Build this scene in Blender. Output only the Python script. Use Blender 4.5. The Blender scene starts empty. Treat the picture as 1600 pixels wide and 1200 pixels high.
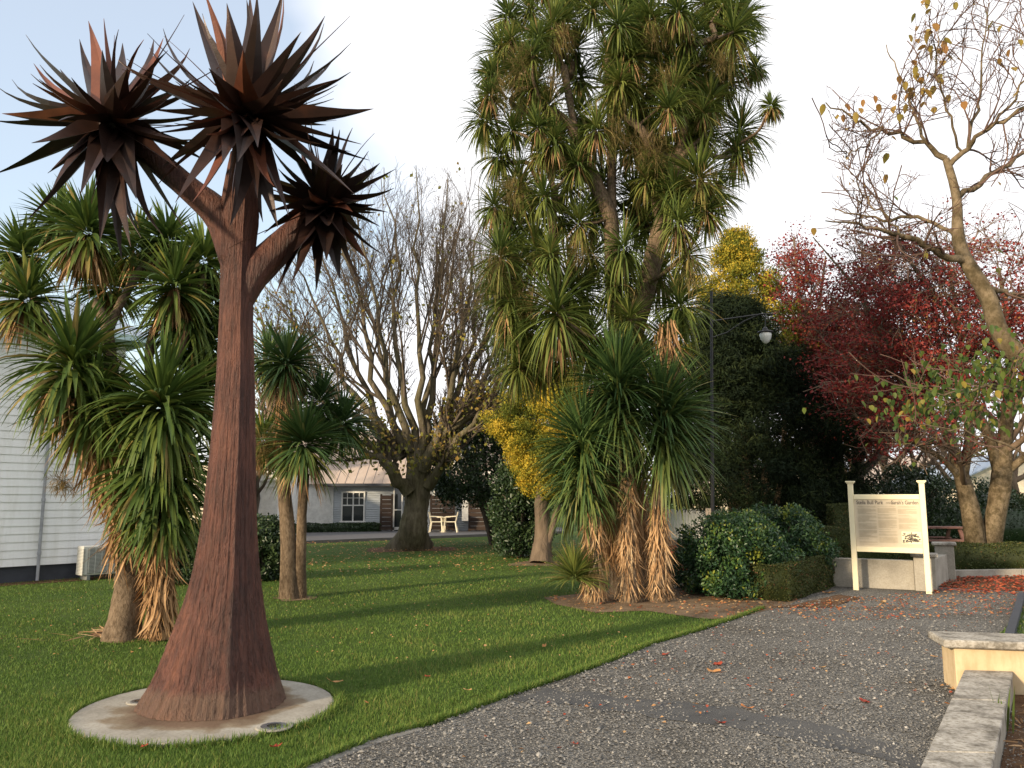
import bpy, bmesh, math, random
import numpy as np
from mathutils import Vector, Matrix, Quaternion
from math import radians as R, sin, cos, pi

# ------------------------------------------------------------------ camera
S = bpy.context.scene
COL = S.collection
FOC = 1250.0; PITCH = R(7.97); EYE = 1.6
cam_d = bpy.data.cameras.new('camera')
cam = bpy.data.objects.new('camera', cam_d); COL.objects.link(cam)
cam.location = (0, 0, EYE); cam.rotation_euler = (R(90) + PITCH, 0, 0)
cam_d.sensor_width = 36; cam_d.lens = 36 * FOC / 1600
cam_d.clip_start = .05; cam_d.clip_end = 3000
S.camera = cam
# ------------------------------------------------------------------ sky, sun, exposure
SUN_EL = R(15)
sunv = Vector((-.715 * cos(SUN_EL), -.699 * cos(SUN_EL), sin(SUN_EL))).normalized()
world = bpy.data.worlds.new('World'); S.world = world; world.use_nodes = True
nt = world.node_tree; N = nt.nodes; L = nt.links
bg = N['Background']
sky = N.new('ShaderNodeTexSky'); sky.sky_type = 'NISHITA'; sky.sun_disc = False
sky.sun_elevation = SUN_EL; sky.sun_rotation = math.atan2(sunv.x, sunv.y)
sky.air_density = 1.3; sky.dust_density = .3; sky.ozone_density = 2.5
geo = N.new('ShaderNodeTexCoord')
nz = N.new('ShaderNodeTexNoise'); nz.inputs['Scale'].default_value = 1.7; nz.inputs['Detail'].default_value = 5
nz.inputs['Roughness'].default_value = .5
mp = N.new('ShaderNodeMapping'); mp.inputs['Scale'].default_value = (1, 1, 2.4)
L.new(geo.outputs['Generated'], mp.inputs['Vector']); L.new(mp.outputs[0], nz.inputs['Vector'])
dt = N.new('ShaderNodeVectorMath'); dt.operation = 'DOT_PRODUCT'
dt.inputs[1].default_value = Vector((-.80, .48, .36)).normalized()
L.new(geo.outputs['Generated'], dt.inputs[0])
ad = N.new('ShaderNodeMath'); ad.operation = 'MULTIPLY_ADD'; ad.inputs[1].default_value = .42
L.new(nz.outputs['Fac'], ad.inputs[0]); L.new(dt.outputs['Value'], ad.inputs[2])
rp = N.new('ShaderNodeValToRGB'); rp.color_ramp.elements[0].position = .92; rp.color_ramp.elements[1].position = 1.36
rp.color_ramp.elements[0].color = (1, 1, 1, 1); rp.color_ramp.elements[1].color = (.36, .36, .36, 1)
L.new(ad.outputs[0], rp.inputs['Fac'])
mx = N.new('ShaderNodeMix'); mx.data_type = 'RGBA'
L.new(rp.outputs['Color'], mx.inputs['Factor'])
sg_ = N.new('ShaderNodeVectorMath'); sg_.operation = 'SCALE'; sg_.inputs['Scale'].default_value = 1.25; L.new(sky.outputs['Color'], sg_.inputs[0]); L.new(sg_.outputs[0], mx.inputs['A']); mx.inputs['B'].default_value = (5.8, 5.8, 5.95, 1)
L.new(mx.outputs['Result'], bg.inputs['Color']); bg.inputs['Strength'].default_value = .115
sd = bpy.data.lights.new('sun', 'SUN'); sd.energy = 3.4; sd.angle = R(3.5); sd.color = (1, .80, .55)
sun = bpy.data.objects.new('sun', sd); COL.objects.link(sun)
sun.rotation_euler = sunv.to_track_quat('Z', 'Y').to_euler(); sun.location = (-20, -14, 12)
S.view_settings.view_transform = 'Standard'; S.view_settings.look = 'None'
S.view_settings.exposure = 0.92; S.view_settings.gamma = 1; S.view_settings.use_curve_mapping = False
S.render.engine = 'CYCLES'; S.cycles.max_bounces = 6; S.cycles.transparent_max_bounces = 8

# ------------------------------------------------------------------ picture <-> place
cp, sp = cos(PITCH), sin(PITCH)
def ray(px, py):
    a = (px - 800) / FOC; b = (600 - py) / FOC
    return a, cp - b * sp, sp + b * cp
def at(px, py, Y):
    a, dy, dz = ray(px, py); t = Y / dy
    return Vector((a * t, Y, EYE + dz * t))
def G(px, py, z=0.0):
    a, dy, dz = ray(px, py); t = (z - EYE) / dz
    return Vector((a * t, dy * t, z))
def proj(P):
    P = np.asarray(P, float); x = P[..., 0]; y = P[..., 1]; z = P[..., 2] - EYE
    d = y * cp + z * sp; u = -y * sp + z * cp
    return 800 + FOC * x / d, 600 - FOC * u / d

# ------------------------------------------------------------------ object helpers
def tag(o, label=None, cat=None, group=None, kind=None):
    if label: o['label'] = label
    if cat: o['category'] = cat
    if group: o['group'] = group
    if kind: o['kind'] = kind
    return o
def empty(name, loc, label=None, cat=None, group=None, rz=0, kind=None):
    o = bpy.data.objects.new(name, None); COL.objects.link(o); o.empty_display_size = .1
    o.location = loc; o.rotation_euler = (0, 0, rz)
    return tag(o, label, cat, group, kind)
def link(name, me, parent=None, world_coords=True):
    o = bpy.data.objects.new(name, me); COL.objects.link(o)
    if parent is not None:
        o.parent = parent
        if world_coords:          # geometry given in place coordinates
            M = Matrix.Identity(4); q = parent; chain = []
            while q is not None: chain.append(q.matrix_basis.copy() if q.matrix_parent_inverse == Matrix.Identity(4) else q.matrix_parent_inverse @ q.matrix_basis); q = q.parent
            for m in reversed(chain): M = M @ m
            o.matrix_parent_inverse = M.inverted()
    return o
def mesh_np(name, V, F, mats, r=None, smooth=False, midx=None):
    """V (n,3); F list of int arrays (m,k)"""
    if not isinstance(F, (list, tuple)): F = [F]
    me = bpy.data.meshes.new(name); V = np.ascontiguousarray(V, np.float32)
    F = [f for f in F if len(f)]
    nl = sum(f.size for f in F); nf = sum(len(f) for f in F)
    me.vertices.add(len(V)); me.vertices.foreach_set('co', V.ravel())
    me.loops.add(nl); me.polygons.add(nf)
    me.loops.foreach_set('vertex_index', np.concatenate([f.ravel() for f in F]).astype(np.int32))
    tot = np.concatenate([np.full(len(f), f.shape[1], np.int32) for f in F])
    st = np.zeros(nf, np.int32); st[1:] = np.cumsum(tot)[:-1]
    me.polygons.foreach_set('loop_start', st); me.polygons.foreach_set('loop_total', tot)
    if midx is not None: me.polygons.foreach_set('material_index', np.asarray(midx, np.int32))
    if smooth: me.polygons.foreach_set('use_smooth', np.ones(nf, bool))
    if r is not None:
        a = me.attributes.new('r', 'FLOAT', 'POINT'); a.data.foreach_set('value', np.asarray(r, np.float32))
    me.update(calc_edges=True)
    for m in (mats if isinstance(mats, (list, tuple)) else [mats]): me.materials.append(m)
    return me
class MB:
    def __init__(s): s.v = []; s.f = []
    def add(s, v, f):
        n = len(s.v); s.v += [tuple(p) for p in v]; s.f += [tuple(i + n for i in q) for q in f]; return s
    def box(s, c, d, rz=0, M=None):
        x, y, z = d[0] / 2, d[1] / 2, d[2] / 2
        P = [Vector((a * x, b * y, e * z)) for e in (-1, 1) for b in (-1, 1) for a in (-1, 1)]
        q = Matrix.Rotation(rz, 3, 'Z') if M is None else M
        return s.add([q @ p + Vector(c) for p in P], [(0, 2, 3, 1), (4, 5, 7, 6), (0, 1, 5, 4), (2, 6, 7, 3), (0, 4, 6, 2), (1, 3, 7, 5)])
    def bar(s, a, b, w, h, up=(0, 0, 1)):
        a = Vector(a); b = Vector(b); d = b - a; ln = d.length; d.normalize()
        sd_ = d.cross(Vector(up))
        if sd_.length < 1e-4: sd_ = Vector((1, 0, 0))
        sd_.normalize(); u = sd_.cross(d)
        M = Matrix((sd_, d, u)).transposed()
        return s.box((a + b) / 2, (w, ln, h), M=M)
    def tube(s, pts, rad, n=10, cap=True):
        pts = [Vector(p) for p in pts]; rad = rad if hasattr(rad, '__len__') else [rad] * len(pts)
        V = []; F = []
        ref = None
        for i, p in enumerate(pts):
            t = (pts[min(i + 1, len(pts) - 1)] - pts[max(i - 1, 0)]).normalized()
            if ref is None: ref = Vector((0, 0, 1)) if abs(t.z) < .8 else Vector((1, 0, 0))
            u = (ref - t * ref.dot(t)).normalized(); w = t.cross(u); ref = u
            for k in range(n):
                a = 2 * pi * k / n; V.append(p + (u * cos(a) + w * sin(a)) * rad[i])
        for i in range(len(pts) - 1):
            for k in range(n): F.append((i * n + k, i * n + (k + 1) % n, (i + 1) * n + (k + 1) % n, (i + 1) * n + k))
        if cap: F += [tuple(range(n))[::-1], tuple((len(pts) - 1) * n + k for k in range(n))]
        return s.add(V, F)
    def lathe(s, c, prof, n=20):
        V = []; F = []
        for r_, z in prof:
            for k in range(n): a = 2 * pi * k / n; V.append((c[0] + r_ * cos(a), c[1] + r_ * sin(a), c[2] + z))
        for i in range(len(prof) - 1):
            for k in range(n): F.append((i * n + k, i * n + (k + 1) % n, (i + 1) * n + (k + 1) % n, (i + 1) * n + k))
        F += [tuple(range(n))[::-1], tuple((len(prof) - 1) * n + k for k in range(n))]
        return s.add(V, F)
    def prism(s, poly, z0, z1):
        n = len(poly)
        V = [(p[0], p[1], z0) for p in poly] + [(p[0], p[1], z1) for p in poly]
        F = [tuple(range(n))[::-1], tuple(range(n, 2 * n))] + [(i, (i + 1) % n, n + (i + 1) % n, n + i) for i in range(n)]
        return s.add(V, F)
    def mesh(s, name, m, smooth=False, bevel=0):
        me = bpy.data.meshes.new(name); me.from_pydata(s.v, [], s.f)
        for q in (m if isinstance(m, (list, tuple)) else [m]): me.materials.append(q)
        if bevel:
            bm = bmesh.new(); bm.from_mesh(me)
            bmesh.ops.bevel(bm, geom=list(bm.edges), offset=bevel, segments=1, affect='EDGES', clamp_overlap=True)
            bm.to_mesh(me); bm.free()
        if smooth:
            for p in me.polygons: p.use_smooth = True
        me.update(); return me
    def build(s, name, m, parent=None, smooth=False, bevel=0, kind=None):
        o = link(name, s.mesh(name, m, smooth, bevel), parent)
        if kind: o['kind'] = kind
        return o

# ------------------------------------------------------------------ materials
def newmat(name, rough=.8, spec=.3, metal=0):
    m = bpy.data.materials.new(name); m.use_nodes = True
    p = m.node_tree.nodes['Principled BSDF']
    p.inputs['Roughness'].default_value = rough; p.inputs['Metallic'].default_value = metal
    p.inputs['Specular IOR Level'].default_value = spec
    return m, m.node_tree.nodes, m.node_tree.links, p
def ramp(n, stops):
    r = n.new('ShaderNodeValToRGB'); cr = r.color_ramp
    while len(cr.elements) < len(stops): cr.elements.new(.5)
    for e, (p, c) in zip(cr.elements, stops): e.position = p; e.color = (*c, 1)
    return r
def leafmat(name, stops, rough=.5, trans=.2, spec=.3, streak=0):
    m, n, l, p = newmat(name, rough, spec)
    a = n.new('ShaderNodeAttribute'); a.attribute_name = 'r'
    rr = ramp(n, stops); l.new(a.outputs['Fac'], rr.inputs['Fac']); colr = rr.outputs['Color']
    l.new(colr, p.inputs['Base Color'])
    if trans:
        t = n.new('ShaderNodeBsdfTranslucent'); l.new(colr, t.inputs['Color'])
        x = n.new('ShaderNodeMixShader'); x.inputs[0].default_value = trans
        l.new(p.outputs[0], x.inputs[1]); l.new(t.outputs[0], x.inputs[2])
        l.new(x.outputs[0], n['Material Output'].inputs['Surface'])
    return m
def surf(name, layers, rough=.85, spec=.25, bump=None, metal=0, gen='Object'):
    """layers: [(scale, stretch, stops, mixfactor/None, type)] - first is the base, others multiply/mix over it"""
    m, n, l, p = newmat(name, rough, spec, metal)
    tc = n.new('ShaderNodeTexCoord'); cur = None
    def tex(scale, stretch, typ, detail=6, rg=.6):
        mpn = n.new('ShaderNodeMapping'); mpn.inputs['Scale'].default_value = stretch
        l.new(tc.outputs[gen], mpn.inputs['Vector'])
        if typ == 'V':
            t = n.new('ShaderNodeTexVoronoi'); t.inputs['Scale'].default_value = scale; o = t.outputs['Color']
        elif typ == 'D':
            t = n.new('ShaderNodeTexVoronoi'); t.inputs['Scale'].default_value = scale; o = t.outputs['Distance']
        else:
            t = n.new('ShaderNodeTexNoise'); t.inputs['Scale'].default_value = scale
            t.inputs['Detail'].default_value = detail; t.inputs['Roughness'].default_value = rg; o = t.outputs['Fac']
        l.new(mpn.outputs[0], t.inputs['Vector']); return o
    for (sc, stre, stops, fac, typ) in layers:
        o = tex(sc, stre, typ); rr = ramp(n, stops); l.new(o, rr.inputs['Fac'])
        if cur is None: cur = rr.outputs['Color']
        else:
            mxn = n.new('ShaderNodeMix'); mxn.data_type = 'RGBA'
            mxn.blend_type = 'MULTIPLY' if fac > 0 else 'OVERLAY'; mxn.inputs['Factor'].default_value = abs(fac)
            l.new(cur, mxn.inputs['A']); l.new(rr.outputs['Color'], mxn.inputs['B']); cur = mxn.outputs['Result']
    l.new(cur, p.inputs['Base Color'])
    if bump:
        prev = None
        for (sc, stre, typ, st, dist) in bump:
            o = tex(sc, stre, typ); b = n.new('ShaderNodeBump'); b.inputs['Strength'].default_value = st
            b.inputs['Distance'].default_value = dist; l.new(o, b.inputs['Height'])
            if prev: l.new(prev.outputs[0], b.inputs['Normal'])
            prev = b
        l.new(prev.outputs[0], p.inputs['Normal'])
    return m
def flat(name, c, rough=.6, spec=.3, metal=0, var=.12, sc=6, bump=0):
    d = tuple(x * (1 - var) for x in c); e = tuple(min(1, x * (1 + var)) for x in c)
    return surf(name, [(sc, (1, 1, 1), [(.35, d), (.65, e)], 1, 'N')], rough, spec,
                [(sc * 12, (1, 1, 1), 'N', bump, .004)] if bump else None, metal)
I = (1, 1, 1)
W = (1, 1, 1)
M = {}
M['lawn'] = surf('lawn_grass', [(.55, I, [(.3, (.070, .128, .022)), (.7, (.125, .180, .040))], 1, 'N'),
     (9, I, [(.3, (.62, .66, .55)), (.7, W)], .9, 'N'), (120, I, [(.3, (.45, .5, .4)), (.65, W)], .8, 'N'),
     (1.3, I, [(.30, (1.0, .82, .55)), (.48, W)], .75, 'N')],
     .9, .15, [(150, I, 'N', .8, .03), (14, I, 'N', .5, .03)])
M['gravel'] = surf('gravel', [(75, I, [(.0, (.075, .072, .068)), (.5, (.17, .165, .15)), (1, (.42, .40, .36))], 1, 'V'),
     (.6, I, [(.34, (.52, .49, .44)), (.60, W)], .8, 'N'), (60, I, [(.3, (.4, .4, .4)), (.6, W)], .9, 'N')],
     .9, .2, [(75, I, 'D', .9, .012), (160, I, 'N', .5, .006)])
M['asphalt'] = surf('asphalt', [(2.5, I, [(.3, (.065, .066, .067)), (.7, (.115, .112, .105))], 1, 'N'),
     (200, I, [(.3, (.5, .5, .5)), (.6, W)], .7, 'N')], .8, .3, [(220, I, 'N', .6, .004)])
M['soil'] = surf('bare_soil', [(3, I, [(.3, (.17, .115, .07)), (.7, (.30, .225, .15))], 1, 'N'), (60, I, [(.3, (.5, .45, .4)), (.65, W)], .8, 'N')],
     .95, .1, [(50, I, 'N', .9, .02)])
M['litter_soil'] = surf('litter_soil', [(4, I, [(.3, (.10, .055, .032)), (.7, (.20, .125, .075))], 1, 'N'), (70, I, [(.3, (.4, .35, .3)), (.65, W)], .8, 'N')],
     .95, .1, [(50, I, 'N', 1, .02)])
M['concrete'] = surf('concrete', [(3, I, [(.3, (.27, .25, .21)), (.7, (.40, .375, .32))], 1, 'N'), (45, I, [(.35, (.7, .68, .64)), (.6, W)], .6, 'N')],
     .85, .2, [(60, I, 'N', .4, .006)])
M['lichen_concrete'] = surf('lichen_concrete', [(5, I, [(.35, (.17, .155, .13)), (.5, (.36, .335, .29)), (.7, (.50, .47, .41))], 1, 'N'), (38, I, [(.38, (.45, .42, .36)), (.55, W)], .7, 'N')],
     .9, .2, [(70, I, 'N', .6, .008)])
M['render_cream'] = surf('cream_render', [(4, I, [(.3, (.52, .40, .24)), (.7, (.62, .49, .31))], 1, 'N'), (12, (1, 1, .3), [(.36, (.72, .68, .6)), (.55, W)], .6, 'N')],
     .85, .2, [(90, I, 'N', .3, .004)])
M['rust'] = surf('rusted_steel', [(2.2, (1, 1, .35), [(.3, (.066, .026, .018)), (.5, (.135, .048, .030)), (.72, (.25, .098, .052))], 1, 'N'),
     (34, (1, 1, .10), [(.35, (.38, .34, .33)), (.6, W)], .8, 'N'), (5, I, [(.33, (.55, .50, .5)), (.6, W)], .7, 'N')],
     .62, .45, [(44, (1, 1, .13), 'N', 1, .05), (130, (1, 1, .4), 'N', .7, .012)])
def pad_mat(cx_, cy_):
    m = M['concrete'].copy(); m.name = 'pad_concrete'; n, l = m.node_tree.nodes, m.node_tree.links; p = n['Principled BSDF']
    src = p.inputs['Base Color'].links[0].from_socket; tc = n.new('ShaderNodeTexCoord'); d = n.new('ShaderNodeVectorMath'); d.operation = 'DISTANCE'
    d.inputs[1].default_value = (cx_, cy_, .03); l.new(tc.outputs['Object'], d.inputs[0])
    t = n.new('ShaderNodeTexNoise'); t.inputs['Scale'].default_value = 4.5; t.inputs['Detail'].default_value = 6; l.new(tc.outputs['Object'], t.inputs['Vector'])
    a = n.new('ShaderNodeMath'); a.operation = 'MULTIPLY_ADD'; a.inputs[1].default_value = .55; l.new(t.outputs['Fac'], a.inputs[0]); l.new(d.outputs['Value'], a.inputs[2])
    r = ramp(n, [(.80, (.34, .17, .08)), (.93, (.62, .50, .36)), (1.0, (1, 1, 1))]); l.new(a.outputs[0], r.inputs['Fac'])
    x = n.new('ShaderNodeMix'); x.data_type = 'RGBA'; x.blend_type = 'MULTIPLY'; x.inputs['Factor'].default_value = .8; l.new(src, x.inputs['A']); l.new(r.outputs['Color'], x.inputs['B']); l.new(x.outputs['Result'], p.inputs['Base Color'])
    return m
def dusty(m):
    n, l = m.node_tree.nodes, m.node_tree.links; p = n['Principled BSDF']; src = p.inputs['Base Color'].links[0].from_socket
    tc = n.new('ShaderNodeTexCoord'); s = n.new('ShaderNodeSeparateXYZ'); l.new(tc.outputs['Object'], s.inputs[0])
    t = n.new('ShaderNodeTexNoise'); t.inputs['Scale'].default_value = 5; t.inputs['Detail'].default_value = 5; l.new(tc.outputs['Object'], t.inputs['Vector'])
    a = n.new('ShaderNodeMath'); a.operation = 'MULTIPLY_ADD'; a.inputs[1].default_value = .16; l.new(t.outputs['Fac'], a.inputs[0]); l.new(s.outputs['Z'], a.inputs[2])
    r = ramp(n, [(.24, (1, 1, 1)), (.30, (0, 0, 0))]); l.new(a.outputs[0], r.inputs['Fac'])
    k = n.new('ShaderNodeMath'); k.operation = 'MULTIPLY'; k.inputs[1].default_value = .55; l.new(r.outputs['Color'], k.inputs[0])
    x = n.new('ShaderNodeMix'); x.data_type = 'RGBA'; l.new(k.outputs[0], x.inputs['Factor']); l.new(src, x.inputs['A']); x.inputs['B'].default_value = (.15, .095, .062, 1)
    l.new(x.outputs['Result'], p.inputs['Base Color'])
dusty(M['rust'])
def blade_mat():
    m, n, l, p = newmat('aloe_blade_steel', .42, .5, .35)
    a = n.new('ShaderNodeAttribute'); a.attribute_name = 'r'
    tc = n.new('ShaderNodeTexCoord')
    t = n.new('ShaderNodeTexNoise'); t.inputs['Scale'].default_value = 5; t.inputs['Detail'].default_value = 7
    l.new(tc.outputs['Object'], t.inputs['Vector'])
    r1 = ramp(n, [(.3, (.018, .011, .009)), (.6, (.028, .016, .013)), (.85, (.085, .034, .019))]); l.new(t.outputs['Fac'], r1.inputs['Fac'])
    r2 = ramp(n, [(.3, (.085, .029, .017)), (.7, (.20, .068, .035))]); l.new(t.outputs['Fac'], r2.inputs['Fac'])
    x = n.new('ShaderNodeMix'); x.data_type = 'RGBA'; l.new(a.outputs['Fac'], x.inputs['Factor'])
    l.new(r1.outputs[0], x.inputs['A']); l.new(r2.outputs[0], x.inputs['B']); l.new(x.outputs['Result'], p.inputs['Base Color'])
    b = n.new('ShaderNodeBump'); b.inputs['Strength'].default_value = .25; b.inputs['Distance'].default_value = .004
    t2 = n.new('ShaderNodeTexNoise'); t2.inputs['Scale'].default_value = 90; l.new(tc.outputs['Object'], t2.inputs['Vector'])
    l.new(t2.outputs['Fac'], b.inputs['Height']); l.new(b.outputs[0], p.inputs['Normal'])
    return m
M['blade'] = blade_mat()
M['cab_leaf'] = leafmat('cabbage_leaf', [(0, (.045, .085, .020)), (.4, (.075, .125, .026)), (.72, (.13, .17, .032)), (.86, (.22, .22, .05)), (1, (.36, .24, .09))], .55, .22, .3)
M['cab_dark'] = leafmat('cabbage_leaf_deep', [(0, (.036, .078, .026)), (.5, (.070, .125, .034)), (.8, (.14, .18, .04)), (1, (.22, .20, .07))], .52, .18, .35)
M['cab_tall'] = leafmat('cabbage_leaf_tall', [(0, (.048, .080, .022)), (.4, (.098, .138, .030)), (.75, (.18, .205, .045)), (.9, (.26, .22, .07)), (1, (.28, .18, .08))], .6, .25, .25)
M['skirt'] = leafmat('dead_leaf_skirt', [(0, (.17, .095, .045)), (.35, (.34, .20, .095)), (.7, (.52, .33, .17)), (1, (.62, .46, .27))], .75, .12, .15)
M['panicle'] = leafmat('old_flower_panicle', [(0, (.11, .09, .03)), (.5, (.20, .16, .06)), (1, (.30, .20, .10))], .8, .2, .1)
M['cab_bark'] = surf('cabbage_bark', [(4, (1, 1, .5), [(.3, (.10, .073, .048)), (.7, (.27, .20, .135))], 1, 'N'), (30, (1, 1, .45), [(.35, (.4, .37, .33)), (.6, W)], .85, 'N')],
     .9, .15, [(34, (1, 1, .5), 'V', .8, .03), (60, (1, 1, .6), 'N', .8, .02)])
M['oak_bark'] = surf('grey_bark', [(3, (1, 1, .4), [(.3, (.09, .075, .052)), (.7, (.21, .175, .125))], 1, 'N'), (14, (1, 1, .25), [(.35, (.5, .48, .45)), (.6, W)], .8, 'N'),
     (1.2, I, [(.4, (.72, .80, .55)), (.6, W)], .6, 'N')], .9, .15, [(16, (1, 1, .2), 'N', 1, .06)])
M['maple_bark'] = surf('maple_bark', [(4, (1, 1, .6), [(.3, (.10, .075, .045)), (.7, (.27, .21, .135))], 1, 'N'), (9, I, [(.40, (.42, .42, .34)), (.58, W)], .8, 'N'), (30, I, [(.38, (.6, .58, .52)), (.6, W)], .7, 'N')],
     .9, .15, [(22, (1, 1, .5), 'N', .7, .03)])
M['conifer_bark'] = surf('conifer_bark', [(4, (1, 1, .25), [(.3, (.085, .065, .047)), (.7, (.20, .15, .105))], 1, 'N')], .9, .1, [(20, (1, 1, .15), 'N', 1, .04)])
M['twig'] = flat('twig_brown', (.16, .115, .08), .9, .1, var=.3, sc=1)
M['twig_red'] = flat('twig_reddish', (.12, .075, .058), .9, .1, var=.3, sc=2)
M['twig_dark'] = flat('twig_grey', (.10, .08, .062), .9, .1, var=.3, sc=1)
M['oak_leaf'] = leafmat('oak_leaf', [(0, (.13, .15, .03)), (.6, (.24, .22, .045)), (1, (.36, .22, .055))], .6, .35)
M['maple_leaf'] = leafmat('maple_leaf_red', [(0, (.075, .018, .018)), (.5, (.23, .034, .030)), (.85, (.36, .060, .042)), (1, (.30, .15, .05))], .55, .35, .25)
M['maple_dark'] = leafmat('maple_leaf_maroon', [(0, (.055, .014, .014)), (.5, (.155, .030, .024)), (.9, (.28, .06, .035)), (1, (.26, .13, .05))], .55, .3, .25)
M['gold_fol'] = leafmat('golden_foliage', [(0, (.085, .11, .018)), (.45, (.17, .18, .025)), (.75, (.38, .30, .03)), (1, (.56, .39, .045))], .7, .2, .15)
M['dark_fol'] = leafmat('conifer_foliage', [(0, (.007, .013, .007)), (.6, (.014, .024, .010)), (1, (.032, .044, .014))], .75, .08, .12)
M['shrub_fol'] = leafmat('glossy_shrub_leaf', [(0, (.018, .048, .022)), (.6, (.036, .085, .032)), (.92, (.10, .18, .035)), (1, (.24, .27, .04))], .38, .2, .45)
M['laurel'] = leafmat('dark_shrub_leaf', [(0, (.016, .034, .014)), (.6, (.032, .060, .022)), (1, (.07, .105, .035))], .38, .12, .4)
M['hedge_fol'] = leafmat('box_hedge_leaf', [(0, (.030, .040, .013)), (.6, (.060, .075, .02)), (.9, (.11, .115, .03)), (1, (.20, .10, .05))], .6, .15, .25)
M['cat_leaf'] = leafmat('big_pale_leaf', [(0, (.055, .10, .025)), (.4, (.13, .17, .035)), (.65, (.32, .24, .05)), (1, (.33, .16, .05))], .5, .45, .25)
M['grass'] = leafmat('grass_blade', [(0, (.060, .122, .020)), (.5, (.112, .190, .036)), (.9, (.19, .24, .055)), (1, (.30, .26, .09))], .6, .3, .2)
M['stone'] = leafmat('gravel_stone', [(0, (.07, .07, .068)), (.45, (.20, .19, .17)), (.8, (.33, .31, .27)), (1, (.50, .47, .42))], .8, 0, .3)
M['fallen'] = leafmat('fallen_leaf', [(0, (.30, .045, .025)), (.35, (.40, .10, .04)), (.65, (.42, .20, .07)), (1, (.52, .34, .16))], .65, .15, .25)
M['white_paint'] = surf('white_weatherboard_paint', [(1.3, (1, 1, .4), [(.3, (.78, .79, .79)), (.7, (.86, .86, .85))], 1, 'N'), (7, (1, 1, .12), [(.33, (.80, .79, .75)), (.55, W)], .6, 'N')], .5, .3)
M['dark_base'] = flat('dark_foundation_paint', (.045, .05, .06), .7)
M['blue_paint'] = flat('pale_blue_soffit', (.42, .56, .58), .6)
M['roof_far'] = surf('beige_roof', [(.6, I, [(.3, (.33, .26, .21)), (.7, (.44, .36, .30))], 1, 'N')], .7, .2)
M['corr'] = flat('galvanised_corrugated', (.48, .52, .55), .45, .5, .25, .12, 1.5)
M['glass'] = newmat('window_glass', .06, .6)[0]; M['glass'].node_tree.nodes['Principled BSDF'].inputs['Base Color'].default_value = (.025, .03, .032, 1)
M['trim'] = flat('white_trim', (.76, .76, .73), .5)
M['cream'] = flat('cream_wall', (.66, .58, .44), .8)
M['dark_wood'] = surf('dark_stained_boards', [(3, (.3, 1, 4), [(.3, (.022, .016, .013)), (.7, (.06, .038, .027))], 1, 'N')], .7, .2)
M['deck'] = flat('grey_deck_boards', (.10, .10, .105), .8)
M['black_metal'] = flat('black_painted_metal', (.018, .018, .02), .4, .5, .3)
M['sign_cream'] = flat('cream_sign_paint', (.84, .75, .50), .55, .3, 0, .03, 3)
M['sign_face'] = surf('sign_print_face', [(6, I, [(.3, (.56, .47, .33)), (.7, (.62, .53, .38))], 1, 'N')], .45, .4)
M['print'] = flat('grey_brown_print', (.30, .25, .18), .6, .2)
M['print_lt'] = flat('pale_print', (.47, .395, .275), .6, .2)
M['print_dk'] = flat('dark_print', (.14, .12, .10), .6, .2)
M['plastic'] = flat('cream_plastic', (.72, .66, .50), .4, .4, 0, .03)
M['hp'] = flat('heat_pump_casing', (.60, .60, .55), .5, .3, 0, .05)
M['hp_dark'] = flat('heat_pump_grille', (.20, .21, .20), .6)
M['pipe'] = flat('grey_downpipe', (.30, .31, .33), .5, .4)
M['lamp_glass'] = flat('frosted_lamp_glass', (.55, .57, .56), .15, .6, 0, .05)
M['wood_seat'] = flat('weathered_red_timber', (.28, .15, .12), .8, .2, 0, .25, 8)
M['steel'] = flat('brushed_steel', (.30, .31, .33), .3, .6, .8)
M['timber_post'] = flat('weathered_timber', (.30, .25, .20), .85, .1, 0, .25, 10)
M['fence'] = flat('pale_paling', (.50, .50, .49), .8, .2, 0, .1)
M['blue_roof'] = flat('blue_grey_roof', (.30, .36, .44), .6, .3)
M['kerbstone'] = surf('kerb_concrete', [(6, I, [(.3, (.16, .155, .145)), (.7, (.30, .285, .26))], 1, 'N'), (60, I, [(.35, (.55, .55, .52)), (.6, W)], .8, 'N')], .9, .2, [(70, I, 'N', .6, .008)])

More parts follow.
